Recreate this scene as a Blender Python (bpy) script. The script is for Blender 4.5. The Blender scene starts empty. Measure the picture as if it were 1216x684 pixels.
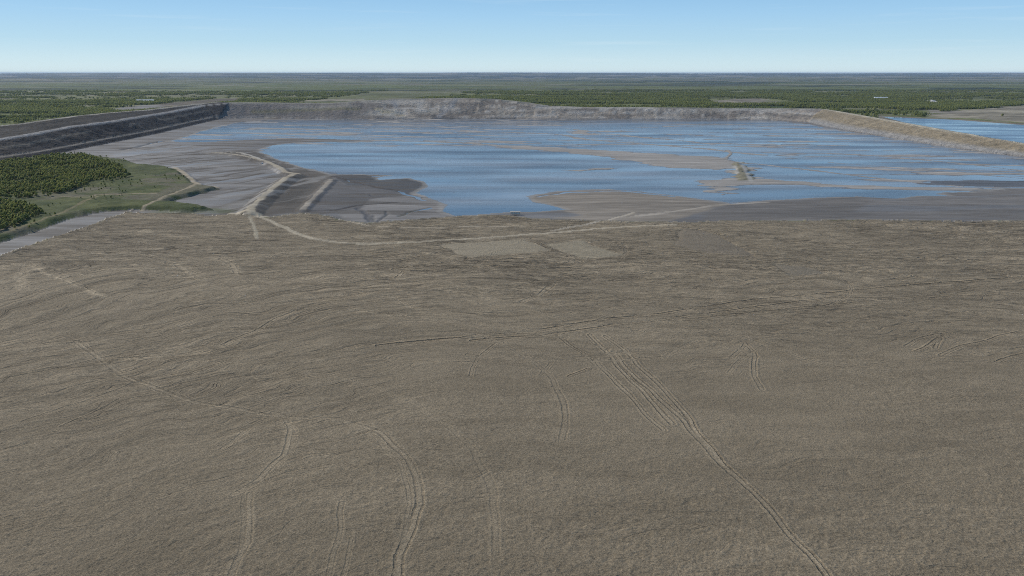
import bpy, bmesh, math, random, time
import numpy as np
from mathutils import Vector, Matrix
T0 = time.time()
R = math.radians
scene = bpy.context.scene
col = scene.collection
rng = np.random.default_rng(7)
random.seed(7)

# ------------------------------------------------------------------ camera
FPX, PITCH, CAMH = 954.0, math.atan((342 - 86.4) / 954.0), 150.0
cam_data = bpy.data.cameras.new('camera')
cam_data.sensor_width = 36.0
cam_data.lens = FPX / 1216.0 * 36.0
cam_data.clip_start = 1.0
cam_data.clip_end = 300000.0
cam = bpy.data.objects.new('camera', cam_data)
cam.location = (0, 0, CAMH)
cam.rotation_euler = (R(90) - PITCH, 0, 0)
col.objects.link(cam)
scene.camera = cam

# ------------------------------------------------------------------ world, sun, exposure
SUN_EL, SUN_AZ = R(33), R(-54)          # azimuth from +Y (view direction), negative = left
sun_dir = Vector((math.sin(SUN_AZ) * math.cos(SUN_EL), math.cos(SUN_AZ) * math.cos(SUN_EL), math.sin(SUN_EL)))
ld = bpy.data.lights.new('sun', 'SUN')
ld.energy = 3.9
ld.angle = R(0.53)
ld.color = (1.0, 0.95, 0.86)
sun = bpy.data.objects.new('sun', ld)
sun.rotation_euler = sun_dir.to_track_quat('Z', 'Y').to_euler()
sun.location = (0, 0, 500)
col.objects.link(sun)

world = bpy.data.worlds.new('World')
scene.world = world
world.use_nodes = True
nt = world.node_tree
nt.nodes.clear()
def wn(t, **kw):
    n = nt.nodes.new(t)
    for k, v in kw.items():
        setattr(n, k, v)
    return n
out = wn('ShaderNodeOutputWorld')
bg = wn('ShaderNodeBackground')
bg.inputs['Strength'].default_value = 0.1
sky = wn('ShaderNodeTexSky', sky_type='NISHITA')
sky.sun_disc = False
sky.sun_elevation = SUN_EL
sky.sun_rotation = SUN_AZ
sky.altitude = 1200
sky.dust_density = 0.3
sky.ozone_density = 2.0
tc = wn('ShaderNodeTexCoord')
sep = wn('ShaderNodeSeparateXYZ')
nt.links.new(tc.outputs['Generated'], sep.inputs[0])
ramp = wn('ShaderNodeValToRGB')
# clear northern air: pale at the horizon, blue within a few degrees (linear colour, times ten for the 0.1 strength)
stops = [(0.0, (.66, .82, .88)), (.012, (.60, .79, .875)), (.035, (.46, .70, .86)), (.065, (.36, .62, .87)), (.10, (.26, .51, .80)),
         (.2, (.16, .32, .56)), (.45, (.115, .24, .45)), (1.0, (.08, .18, .37))]
while len(ramp.color_ramp.elements) < len(stops):
    ramp.color_ramp.elements.new(.5)
for e, (p, c) in zip(ramp.color_ramp.elements, stops):
    e.position = p
    e.color = (*c, 1)
nt.links.new(sep.outputs['Z'], ramp.inputs[0])
mul = wn('ShaderNodeMixRGB', blend_type='MULTIPLY')
mul.inputs[0].default_value = 1
mul.inputs[2].default_value = (10, 10, 10, 1)
nt.links.new(ramp.outputs[0], mul.inputs[1])
mix = wn('ShaderNodeMixRGB')
mix.inputs[0].default_value = 0.93
nt.links.new(sky.outputs[0], mix.inputs[1])
nt.links.new(mul.outputs[0], mix.inputs[2])
# thin high cirrus low over the horizon
mp = wn('ShaderNodeMapping')
mp.inputs['Scale'].default_value = (5, 5, 130)
mp.inputs['Location'].default_value = (1.3, .4, .2)
nt.links.new(tc.outputs['Generated'], mp.inputs[0])
cn = wn('ShaderNodeTexNoise')
cn.inputs['Scale'].default_value = 1.0
cn.inputs['Detail'].default_value = 6
cn.inputs['Roughness'].default_value = .6
nt.links.new(mp.outputs[0], cn.inputs['Vector'])
cr = wn('ShaderNodeMapRange')
cr.inputs[1].default_value = .56
cr.inputs[2].default_value = .78
cr.inputs[4].default_value = .2
nt.links.new(cn.outputs[0], cr.inputs[0])
cm = wn('ShaderNodeMixRGB')
cm.inputs[2].default_value = (7.6, 8.7, 9.2, 1)
nt.links.new(cr.outputs[0], cm.inputs[0])
nt.links.new(mix.outputs[0], cm.inputs[1])
nt.links.new(cm.outputs[0], bg.inputs[0])
nt.links.new(bg.outputs[0], out.inputs[0])

scene.view_settings.view_transform = 'Standard'
scene.view_settings.look = 'None'
scene.view_settings.exposure = 0.0
scene.view_settings.gamma = 1.0
scene.view_settings.use_curve_mapping = False
scene.render.engine = 'CYCLES'
scene.cycles.max_bounces = 5
scene.cycles.diffuse_bounces = 2
scene.cycles.volume_bounces = 0
scene.cycles.use_denoising = False
scene.cycles.filter_width = 1.0

# ------------------------------------------------------------------ helpers
ct, st = math.cos(PITCH), math.sin(PITCH)
def bp(u, v, z=0.0):
    """where the sight line through a traced point of the survey photo meets height z"""
    dx = u - 608.0
    dy = FPX * ct + (342.0 - v) * st
    dz = -FPX * st + (342.0 - v) * ct
    t = (z - CAMH) / dz
    return (dx * t, dy * t)
def bpl(pts, z=0.0):
    return np.array([bp(p[0], p[1], p[2] if len(p) > 2 else z) for p in pts], dtype=np.float64)

def vnoise(x, y, seed):
    xi = np.floor(x); yi = np.floor(y)
    fx = (x - xi).astype(np.float32); fy = (y - yi).astype(np.float32)
    xi = xi.astype(np.int64).astype(np.uint32); yi = yi.astype(np.int64).astype(np.uint32)
    def hsh(a, b):
        h = a * np.uint32(374761393) + b * np.uint32(668265263) + np.uint32((seed * 2654435761) & 0xffffffff)
        h = (h ^ (h >> np.uint32(13))) * np.uint32(1274126177)
        h = h ^ (h >> np.uint32(16))
        return (h & np.uint32(0xffff)).astype(np.float32) / 65535.0
    one = np.uint32(1)
    u = fx * fx * fx * (fx * (fx * 6 - 15) + 10); w = fy * fy * fy * (fy * (fy * 6 - 15) + 10)
    a = hsh(xi, yi); b = hsh(xi + one, yi); c = hsh(xi, yi + one); d = hsh(xi + one, yi + one)
    return (a + (b - a) * u) * (1 - w) + (c + (d - c) * u) * w
def fbm(x, y, seed, oct=4, gain=.5):
    s = 0; a = 1; t = 0
    for i in range(oct):
        s = s + a * vnoise(x * 2 ** i + 17.3 * i, y * 2 ** i - 9.1 * i, seed + i * 31); t += a; a *= gain
    return s / t
def sstep(x, a, b):
    t = np.clip((x - a) / (b - a), 0, 1)
    return t * t * (3 - 2 * t)
def ridged(n):
    return 1 - np.abs(2 * n - 1)

def line_dist(X, Y, pts, vals=None, far=1e6, margin=None):
    """distance to a polyline, side sign (+ = left of travel), interpolated value, length along"""
    n = X.size
    D = np.full(n, far); S = np.zeros(n); V = np.zeros(n); L = np.zeros(n)
    if margin is not None:
        x0, y0 = pts.min(0) - margin; x1, y1 = pts.max(0) + margin
        idx = np.nonzero((X >= x0) & (X <= x1) & (Y >= y0) & (Y <= y1))[0]
    else:
        idx = np.arange(n)
    if idx.size == 0:
        return D, S, V, L
    x = X[idx]; y = Y[idx]
    d2 = np.full(idx.size, far * far); s = np.zeros(idx.size); vv = np.zeros(idx.size); ll = np.zeros(idx.size)
    acc = 0
    for i in range(len(pts) - 1):
        ax, ay = pts[i]; bx, by = pts[i + 1]
        ex, ey = bx - ax, by - ay
        l2 = ex * ex + ey * ey + 1e-9
        t = np.clip(((x - ax) * ex + (y - ay) * ey) / l2, 0, 1)
        qx = ax + t * ex - x; qy = ay + t * ey - y
        q = qx * qx + qy * qy
        m = q < d2
        d2[m] = q[m]
        cr_ = ex * (y - ay) - ey * (x - ax)
        s[m] = np.sign(cr_[m])
        ll[m] = acc + t[m] * math.sqrt(l2)
        if vals is not None:
            vv[m] = vals[i] + t[m] * (vals[i + 1] - vals[i])
        acc += math.sqrt(l2)
    D[idx] = np.sqrt(d2); S[idx] = s; V[idx] = vv; L[idx] = ll
    return D, S, V, L
def inside(X, Y, poly):
    res = np.zeros(X.size, bool)
    x0, y0 = poly.min(0); x1, y1 = poly.max(0)
    idx = np.nonzero((X >= x0) & (X <= x1) & (Y >= y0) & (Y <= y1))[0]
    if idx.size == 0:
        return res
    x = X[idx]; y = Y[idx]; r = np.zeros(idx.size, bool)
    j = len(poly) - 1
    for i in range(len(poly)):
        xi, yi = poly[i]; xj, yj = poly[j]
        if yi != yj:
            c = ((yi > y) != (yj > y)) & (x < (xj - xi) * (y - yi) / (yj - yi) + xi)
            r ^= c
        j = i
    res[idx] = r
    return res
def poly_sd(X, Y, poly, margin=150):
    """signed distance, positive inside; -1e6 far away"""
    closed = np.vstack([poly, poly[:1]])
    d, _, _, _ = line_dist(X, Y, closed, margin=margin)
    return np.where(inside(X, Y, poly), d, -d)

def tag(o, label=None, cat=None, group=None, kind=None):
    if label: o['label'] = label
    if cat: o['category'] = cat
    if group: o['group'] = group
    if kind: o['kind'] = kind
    return o

# ------------------------------------------------------------------ materials
def new_mat(name):
    m = bpy.data.materials.new(name)
    m.use_nodes = True
    n = m.node_tree.nodes
    return m, n, m.node_tree.links, n['Principled BSDF']
def ground_mat(name, scales, var=.3, bump=.6, bdist=.4, rough=.92, stretch=(1, 1, 1), spec=.25, detail=3, gain=.6):
    """vertex base colour times procedural grain, with fine relief"""
    m, n, l, b = new_mat(name)
    at = n.new('ShaderNodeAttribute'); at.attribute_name = 'col'
    geo = n.new('ShaderNodeNewGeometry')
    mpn = n.new('ShaderNodeMapping'); mpn.inputs['Scale'].default_value = stretch
    l.new(geo.outputs['Position'], mpn.inputs[0])
    prev = at.outputs['Color']
    bprev = None
    for k, (sc, w, bw) in enumerate(scales):
        nz = n.new('ShaderNodeTexNoise')
        nz.inputs['Scale'].default_value = sc
        nz.inputs['Detail'].default_value = detail
        nz.inputs['Roughness'].default_value = gain
        l.new(mpn.outputs[0], nz.inputs['Vector'])
        mr = n.new('ShaderNodeMapRange')
        mr.inputs[1].default_value = .25; mr.inputs[2].default_value = .75
        mr.inputs[3].default_value = 1 - var * w; mr.inputs[4].default_value = 1 + var * w
        l.new(nz.outputs[0], mr.inputs[0])
        mx = n.new('ShaderNodeMixRGB'); mx.blend_type = 'MULTIPLY'; mx.inputs[0].default_value = 1
        l.new(prev, mx.inputs[1]); l.new(mr.outputs[0], mx.inputs[2])
        prev = mx.outputs[0]
        if bw > 0:
            bpn = n.new('ShaderNodeBump')
            bpn.inputs['Strength'].default_value = bump
            bpn.inputs['Distance'].default_value = bdist * bw
            l.new(nz.outputs[0], bpn.inputs['Height'])
            if bprev is not None:
                l.new(bprev, bpn.inputs['Normal'])
            bprev = bpn.outputs[0]
    l.new(prev, b.inputs['Base Color'])
    if bprev is not None:
        l.new(bprev, b.inputs['Normal'])
    wt = n.new('ShaderNodeAttribute'); wt.attribute_name = 'wet'
    mr = n.new('ShaderNodeMapRange'); mr.inputs[3].default_value = rough; mr.inputs[4].default_value = .28
    l.new(wt.outputs['Fac'], mr.inputs[0])
    l.new(mr.outputs[0], b.inputs['Roughness'])
    mr2 = n.new('ShaderNodeMapRange'); mr2.inputs[3].default_value = spec * .3; mr2.inputs[4].default_value = .45
    l.new(wt.outputs['Fac'], mr2.inputs[0])
    l.new(mr2.outputs[0], b.inputs['Specular IOR Level'])
    return m
def plain_mat(name, c, rough=.7, var=.15, scale=1.0, metal=0.0):
    m, n, l, b = new_mat(name)
    nz = n.new('ShaderNodeTexNoise'); nz.inputs['Scale'].default_value = scale
    geo = n.new('ShaderNodeNewGeometry'); l.new(geo.outputs['Position'], nz.inputs['Vector'])
    mr = n.new('ShaderNodeMapRange'); mr.inputs[3].default_value = 1 - var; mr.inputs[4].default_value = 1 + var
    l.new(nz.outputs[0], mr.inputs[0])
    mx = n.new('ShaderNodeMixRGB'); mx.blend_type = 'MULTIPLY'; mx.inputs[0].default_value = 1
    mx.inputs[1].default_value = (*c, 1); l.new(mr.outputs[0], mx.inputs[2])
    l.new(mx.outputs[0], b.inputs['Base Color'])
    b.inputs['Roughness'].default_value = rough
    b.inputs['Metallic'].default_value = metal
    return m

M_FIELD = ground_mat('tailings_soil', [(.5, .5, .9), (1.5, 1.7, .9), (.17, .25, .6), (.03, .2, 0)], var=.42, bump=1.0, bdist=.6, detail=5, gain=.78)
def add_furrows(m):
    """ploughed furrows that follow the 'flow' coordinates of the sheet: shade of the grooves and light of the ridges put into the colour, with relief"""
    n, l = m.node_tree.nodes, m.node_tree.links
    b = n['Principled BSDF']
    fl = n.new('ShaderNodeAttribute'); fl.attribute_name = 'flow'
    cprev = b.inputs['Base Color'].links[0].from_socket
    nprev = b.inputs['Normal'].links[0].from_socket
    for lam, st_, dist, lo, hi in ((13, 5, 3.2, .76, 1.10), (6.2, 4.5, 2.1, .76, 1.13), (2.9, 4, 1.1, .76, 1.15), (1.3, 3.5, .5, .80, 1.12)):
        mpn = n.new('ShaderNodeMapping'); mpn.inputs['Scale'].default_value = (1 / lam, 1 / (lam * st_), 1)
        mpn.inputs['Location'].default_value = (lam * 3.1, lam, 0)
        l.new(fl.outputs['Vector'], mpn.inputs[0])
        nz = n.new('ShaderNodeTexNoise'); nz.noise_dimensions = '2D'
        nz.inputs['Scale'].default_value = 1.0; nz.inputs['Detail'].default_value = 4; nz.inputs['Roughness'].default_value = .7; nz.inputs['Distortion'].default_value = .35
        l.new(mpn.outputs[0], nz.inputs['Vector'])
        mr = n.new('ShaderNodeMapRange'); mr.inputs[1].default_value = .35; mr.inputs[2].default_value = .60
        mr.inputs[3].default_value = lo; mr.inputs[4].default_value = hi  # furrow shading put into the colour: grooves darkened, ridges lightened
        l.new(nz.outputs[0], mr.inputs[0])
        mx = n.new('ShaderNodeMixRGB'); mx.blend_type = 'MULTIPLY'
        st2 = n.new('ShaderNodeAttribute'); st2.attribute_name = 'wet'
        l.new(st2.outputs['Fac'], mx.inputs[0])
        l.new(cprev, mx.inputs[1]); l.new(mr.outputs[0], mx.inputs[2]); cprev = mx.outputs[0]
        bn = n.new('ShaderNodeBump'); bn.inputs['Distance'].default_value = dist
        l.new(st2.outputs['Fac'], bn.inputs['Strength'])
        l.new(nz.outputs[0], bn.inputs['Height']); l.new(nprev, bn.inputs['Normal']); nprev = bn.outputs[0]
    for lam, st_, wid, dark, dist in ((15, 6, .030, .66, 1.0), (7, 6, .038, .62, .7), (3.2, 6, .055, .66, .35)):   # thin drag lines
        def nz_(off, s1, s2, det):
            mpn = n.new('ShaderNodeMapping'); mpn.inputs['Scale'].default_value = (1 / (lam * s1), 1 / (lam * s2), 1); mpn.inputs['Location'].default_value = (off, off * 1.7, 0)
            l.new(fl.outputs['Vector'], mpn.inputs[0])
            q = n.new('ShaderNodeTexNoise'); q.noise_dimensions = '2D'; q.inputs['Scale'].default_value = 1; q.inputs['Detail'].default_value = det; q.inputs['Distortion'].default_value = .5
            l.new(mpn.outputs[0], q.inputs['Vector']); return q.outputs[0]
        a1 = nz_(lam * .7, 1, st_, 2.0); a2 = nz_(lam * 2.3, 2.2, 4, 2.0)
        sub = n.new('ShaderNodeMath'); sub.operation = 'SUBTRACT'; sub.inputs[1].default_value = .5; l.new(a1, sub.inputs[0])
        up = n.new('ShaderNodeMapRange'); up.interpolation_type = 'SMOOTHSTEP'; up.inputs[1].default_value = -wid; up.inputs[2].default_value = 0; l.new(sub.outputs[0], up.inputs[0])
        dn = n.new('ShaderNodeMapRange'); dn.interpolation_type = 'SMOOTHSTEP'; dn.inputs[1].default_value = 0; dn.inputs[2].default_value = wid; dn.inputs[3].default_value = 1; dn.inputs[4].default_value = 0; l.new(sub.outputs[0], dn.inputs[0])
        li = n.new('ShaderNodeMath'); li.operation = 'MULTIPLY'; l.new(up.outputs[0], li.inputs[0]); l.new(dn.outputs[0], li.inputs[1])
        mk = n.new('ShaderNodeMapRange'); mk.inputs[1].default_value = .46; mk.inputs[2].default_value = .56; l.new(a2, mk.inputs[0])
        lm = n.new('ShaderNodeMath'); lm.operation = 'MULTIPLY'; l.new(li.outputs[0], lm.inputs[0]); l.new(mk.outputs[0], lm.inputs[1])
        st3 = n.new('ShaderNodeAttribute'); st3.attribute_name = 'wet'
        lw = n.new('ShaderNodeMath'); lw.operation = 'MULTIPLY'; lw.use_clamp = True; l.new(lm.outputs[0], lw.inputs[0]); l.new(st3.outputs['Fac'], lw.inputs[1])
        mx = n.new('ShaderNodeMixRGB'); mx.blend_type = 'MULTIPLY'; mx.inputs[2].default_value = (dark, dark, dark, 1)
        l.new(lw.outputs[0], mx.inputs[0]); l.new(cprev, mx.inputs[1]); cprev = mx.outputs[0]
        bn = n.new('ShaderNodeBump'); bn.invert = True; bn.inputs['Distance'].default_value = dist; bn.inputs['Strength'].default_value = 1
        l.new(lw.outputs[0], bn.inputs['Height']); l.new(nprev, bn.inputs['Normal']); nprev = bn.outputs[0]
    l.new(cprev, b.inputs['Base Color']); l.new(nprev, b.inputs['Normal'])
    for sk in ('Roughness', 'Specular IOR Level'):
        for lk in list(b.inputs[sk].links): l.remove(lk)
    b.inputs['Roughness'].default_value = .95; b.inputs['Specular IOR Level'].default_value = .12
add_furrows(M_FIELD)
def add_ruts(m):
    """paired wheel ruts: 'rut' = distance from the track's middle over its half width, 'rutdepth' = how deep it was driven"""
    n, l = m.node_tree.nodes, m.node_tree.links
    b = n['Principled BSDF']
    ra = n.new('ShaderNodeAttribute'); ra.attribute_name = 'rut'
    rd = n.new('ShaderNodeAttribute'); rd.attribute_name = 'rutdepth'
    geo = n.new('ShaderNodeNewGeometry')
    nz = n.new('ShaderNodeTexNoise'); nz.inputs['Scale'].default_value = .5; nz.inputs['Detail'].default_value = 3
    l.new(geo.outputs['Position'], nz.inputs['Vector'])
    ad = n.new('ShaderNodeMath'); ad.operation = 'MULTIPLY_ADD'; ad.inputs[1].default_value = .5; l.new(nz.outputs[0], ad.inputs[0])
    sb = n.new('ShaderNodeMath'); sb.operation = 'ADD'; sb.inputs[1].default_value = -.25
    l.new(ra.outputs['Fac'], ad.inputs[2]); l.new(ad.outputs[0], sb.inputs[0])
    half = n.new('ShaderNodeMath'); half.operation = 'MULTIPLY'; half.inputs[1].default_value = .5; l.new(sb.outputs[0], half.inputs[0])
    def ramp_(stops):
        r = n.new('ShaderNodeValToRGB')
        while len(r.color_ramp.elements) < len(stops): r.color_ramp.elements.new(.5)
        for e, (p, v) in zip(r.color_ramp.elements, stops):
            e.position = p / 2; e.color = (v, v, v, 1)
        l.new(half.outputs[0], r.inputs[0]); return r
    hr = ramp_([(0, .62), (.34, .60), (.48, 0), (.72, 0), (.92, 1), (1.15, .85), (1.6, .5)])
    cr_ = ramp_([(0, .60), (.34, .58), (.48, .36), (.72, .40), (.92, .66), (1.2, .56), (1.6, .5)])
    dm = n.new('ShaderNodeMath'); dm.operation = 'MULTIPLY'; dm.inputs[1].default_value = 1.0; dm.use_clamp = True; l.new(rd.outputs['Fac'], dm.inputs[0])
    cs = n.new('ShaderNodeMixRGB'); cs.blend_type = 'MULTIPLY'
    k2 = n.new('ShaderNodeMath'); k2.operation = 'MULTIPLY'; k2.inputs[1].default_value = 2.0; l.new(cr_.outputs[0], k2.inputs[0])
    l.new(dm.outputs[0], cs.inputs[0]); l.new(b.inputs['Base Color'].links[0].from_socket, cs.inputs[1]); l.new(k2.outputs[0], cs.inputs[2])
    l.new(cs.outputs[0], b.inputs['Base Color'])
    bn = n.new('ShaderNodeBump'); bn.inputs['Distance'].default_value = 1.0
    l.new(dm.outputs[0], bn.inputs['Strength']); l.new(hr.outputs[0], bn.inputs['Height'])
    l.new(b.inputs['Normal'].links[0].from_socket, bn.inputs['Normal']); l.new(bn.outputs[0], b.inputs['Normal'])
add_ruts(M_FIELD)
M_BEACH = ground_mat('tailings_mud', [(.30, .5, .8), (.09, .6, 1.2), (.02, .5, 0)], var=.34, bump=.5, bdist=.8, stretch=(.16, 1, 1), spec=.4)
M_BANK = ground_mat('overburden_clay', [(.22, .6, 4), (.07, .7, 8)], var=.42, bump=.8, bdist=.6, stretch=(1, 1, 2.2))
M_GRASS = ground_mat('rough_grass', [(.35, .7, 1.5), (.06, .6, 0)], var=.35, bump=.7, bdist=.5)
M_PLAIN = ground_mat('boreal_plain', [(.03, .9, 3), (.006, .7, 0)], var=.5, bump=.4, bdist=1.0, stretch=(.5, 1, 1))

# ------------------------------------------------------------------ traced outlines of the place (survey points on the ground)
Z_W = -2.0                                   # pond level
FIELD_EDGE = [(-160, 352), (-80, 325), (0, 304), (30, 293), (60, 283), (100, 270), (130, 259), (150, 252), (190, 253), (225, 253), (245, 256), (280, 255), (320, 258), (357, 253),
              (380, 255), (405, 261), (435, 265), (460, 263), (510, 259), (560, 256), (600, 254.5), (628, 259), (660, 261), (700, 262), (760, 263.5),
              (820, 264), (880, 262), (940, 262.5), (1000, 261), (1080, 262), (1150, 263), (1216, 262), (1400, 264)]
TOE_A = [(-150, 228), (-60, 207), (0, 193), (50, 185.5), (100, 176), (140, 168), (190, 158), (230, 148.5), (258, 142)]
CREST_A = [(-150, 181), (-60, 172), (0, 165), (40, 158.5), (80, 150.5), (110, 146.5), (130, 144), (165, 138.5), (200, 133), (240, 125.5), (272, 122)]
CREST_B = [(-150, 161), (-60, 155), (0, 149.5), (30, 146.5), (60, 142), (90, 138), (130, 134), (180, 130), (225, 124.5), (262, 121)]
TOE_K = [(258, 142), (290, 140.2), (330, 140.5), (400, 141.5), (480, 141), (560, 140.5), (650, 141), (760, 141), (850, 141), (915, 142), (960, 145)]
CREST_K = [(272, 122), (300, 122), (340, 122.5), (390, 123), (425, 120), (480, 117.5), (540, 116.5), (580, 117.5), (620, 121.5),
           (650, 126), (700, 127.5), (760, 127.5), (850, 128.5), (920, 129), (978, 129.5)]
def bank_height(u, v):
    y0_ = bp(u, v)[1]
    return (y0_ - 2790) / (y0_ / 150 + (2.9 if 430 < u < 610 else 2.4))    # a slope of about 1 : 2.5 up from the toe
CREST_K = [(u, v, bank_height(u, v)) for u, v in CREST_K]
TOE_R = [(960, 145), (990, 151.5), (1030, 158), (1080, 166), (1130, 174), (1180, 181), (1216, 185), (1320, 202), (1500, 232)]
CREST_R = [(978, 129.5, bank_height(978, 129.5)), (1000, 133, 29), (1040, 140, 27), (1080, 147, 24.5), (1130, 156, 21), (1180, 163.5, 19), (1216, 169.5, 17), (1320, 186, 15), (1500, 214, 15)]
fe = bpl(FIELD_EDGE)
ZAs = np.interp([p[0] for p in CREST_A], [-150, -60, 0, 40, 90, 200, 240, 272], [20, 25, 29.5, 33, 37, 38, 41, bank_height(272, 122)])
ZBs = np.interp([p[0] for p in CREST_B], [-150, 0, 60, 262], [34, 42, 48, 46])
toeA = bpl(TOE_A); crA = bpl([(*p, z) for p, z in zip(CREST_A, ZAs)]); crB = bpl([(*p, z) for p, z in zip(CREST_B, ZBs)])
toeK = bpl(TOE_K); crK = bpl(CREST_K); zK = [p[2] for p in CREST_K]
toeR = bpl(TOE_R); crR = bpl(CREST_R); zR = [p[2] for p in CREST_R]
# basin = everything between field edge, dikes and bank
BASIN = np.vstack([fe, toeR[::-1], toeK[::-1], toeA[::-1]])
# water of the pond
W_MAIN = [(205, 168.5), (245, 155), (265, 149.5), (285, 145), (320, 142.6), (400, 142.5), (480, 142), (560, 141.6), (650, 142.2), (760, 142), (850, 142), (915, 143), (960, 148), (985, 153),
          (1030, 160), (1080, 167.5), (1130, 176), (1180, 183), (1216, 187), (1320, 205), (1420, 225), (1320, 226), (1216, 224), (1160, 226), (1110, 231), (1060, 236), (1020, 233), (960, 235.5), (905, 238.5),
          (868, 240.5), (830, 236), (800, 232), (760, 227), (722, 224.5), (690, 225), (655, 228), (634, 231), (624, 233.5), (634, 240), (655, 245), (668, 248.5), (640, 251), (620, 251.5), (600, 252),
          (570, 254), (540, 256), (526, 250), (531, 243), (514, 236.5), (494, 228.5), (503, 224), (511, 219), (505, 215), (482, 211.5), (452, 213.5), (447, 211.8), (466, 208.3), (435, 206.8), (395, 207.5), (375, 202.5),
          (350, 195.5), (328, 188), (308, 178), (325, 172.5), (350, 169.5), (420, 168.2), (480, 167.5), (440, 166.4), (400, 165.3), (350, 164), (300, 165.8), (250, 168.3)]
w_main = bpl(W_MAIN, Z_W)
BARS = [  # emergent sand bars
    [(470, 167.2), (530, 167.5), (590, 172), (640, 174.5), (720, 179), (790, 183), (850, 186.5), (872, 188), (874, 200), (850, 202), (820, 200), (790, 198), (760, 194), (710, 185.5), (660, 180), (600, 176.2), (560, 171)],
    [(822, 217.5), (846, 213), (870, 211.5), (905, 212.5), (935, 214), (1000, 219.5), (1060, 222), (1140, 223), (1200, 224.5), (1150, 227), (1060, 225), (1000, 224), (930, 219.5), (895, 220), (870, 221), (848, 222), (836, 220)],
    [(870, 194), (884, 192), (893, 205), (897, 214), (876, 215)],
    [(676, 156), (690, 153), (700, 157.5), (716, 160), (700, 161), (686, 159.5)],
    [(838, 226.5), (860, 222), (880, 223), (862, 231)],
    [(672, 203), (735, 199), (737, 200.2), (690, 203.8)]]
bars = [bpl(b, Z_W) for b in BARS]
BARLINES = [  # thin bars: traced line, half width m
    ([(520, 153), (580, 156.5), (640, 158.2), (668, 160), (690, 165), (730, 168.5), (790, 173), (840, 177), (872, 181), (905, 184)], 9),
    ([(700, 158), (735, 160), (770, 164), (800, 166), (850, 172)], 7),
    ([(930, 183), (985, 182.2), (1030, 184.5), (1080, 188.5), (1140, 194), (1216, 203), (1320, 217)], 6),
    ([(985, 193), (1040, 197), (1100, 202.5), (1160, 207), (1216, 212)], 3.5),
    ([(893, 194), (930, 198.5), (980, 204), (1040, 211.5), (1090, 217), (1140, 221.5)], 5.5),
    ([(720, 157), (745, 154), (752, 153.6)], 5),
    ([(860, 190), (868, 183), (864, 178)], 4),
    ([(445, 143.5), (480, 146), (520, 148)], 7),
    ([(300, 150), (360, 149), (420, 151)], 6), ([(250, 160), (330, 158), (400, 160), (470, 160)], 6),
    ([(1130, 224), (1175, 222.5), (1216, 221)], 4)]
barlines = [(bpl(b, Z_W), w) for b, w in BARLINES]
GRASS = bpl([(-170, 238), (-60, 208), (0, 195), (25, 190), (60, 185), (100, 184), (140, 190), (165, 196), (205, 200), (222, 212), (236, 221), (262, 224), (245, 229), (215, 236), (200, 241), (245, 246), (252, 250), (215, 252), (190, 250), (165, 249), (125, 250),
             (90, 257), (40, 275), (0, 289), (-60, 307), (-170, 340)])
# tree stands of the grove
T1 = bpl([(-160, 240), (-60, 215), (0, 198), (60, 187.5), (98, 187), (140, 199), (156, 213), (140, 218), (115, 220), (100, 225), (65, 237), (30, 240), (0, 240), (-80, 262), (-160, 290)])
T2 = bpl([(-60, 262), (0, 244), (20, 246), (40, 251), (56, 258), (38, 264), (22, 272), (0, 280), (-60, 296)])

GREY_S = bpl([(-170, 345), (0, 291), (40, 277), (90, 259), (125, 252), (168, 251), (150, 252), (130, 259), (100, 270), (60, 283), (30, 293), (0, 304), (-160, 352)])
DARKSPIT = bpl([(395, 208), (430, 207), (466, 208.3), (447, 212), (482, 211.5), (505, 215), (511, 219), (503, 225), (488, 229), (470, 227), (440, 222), (412, 219)])
SPIT2 = bpl([(358, 252), (395, 210), (412, 219), (440, 222), (470, 227), (480, 231), (440, 236), (430, 247), (400, 252), (380, 254)])
SPIT3 = bpl([(440, 236), (480, 231), (494, 229), (514, 236.5), (531, 243), (528, 249), (540, 257), (470, 262), (435, 264), (405, 260), (400, 252), (430, 247)])
BROWN1 = bpl([(262, 180), (308, 178), (328, 188), (350, 195.5), (375, 202.5), (396, 208), (384, 224), (360, 251), (330, 254), (300, 256), (262, 254), (250, 248), (280, 238), (318, 222), (342, 209), (330, 202), (312, 194), (285, 188)])
DARKSLOPE = bpl([(352, 213), (370, 215), (374, 219), (358, 232), (345, 244), (320, 243), (334, 226)])
PENINS = bpl([(624, 233.5), (634, 231), (655, 228), (690, 225), (722, 224.5), (760, 227), (800, 232), (830, 236), (868, 240.5), (840, 250), (810, 258), (790, 263), (700, 262), (660, 258), (690, 254), (668, 248.5), (655, 245), (634, 240)])
DARKBEACH = bpl([(868, 241), (905, 239), (960, 236), (1010, 233), (1040, 237), (1020, 246), (1000, 261), (900, 262), (830, 263), (840, 252)])
BLUEMUD = bpl([(110, 192), (150, 178), (200, 170), (260, 176), (250, 182), (285, 188), (330, 202), (342, 209), (318, 221), (290, 231), (250, 238), (265, 225), (236, 219), (215, 203), (160, 195)])

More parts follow.
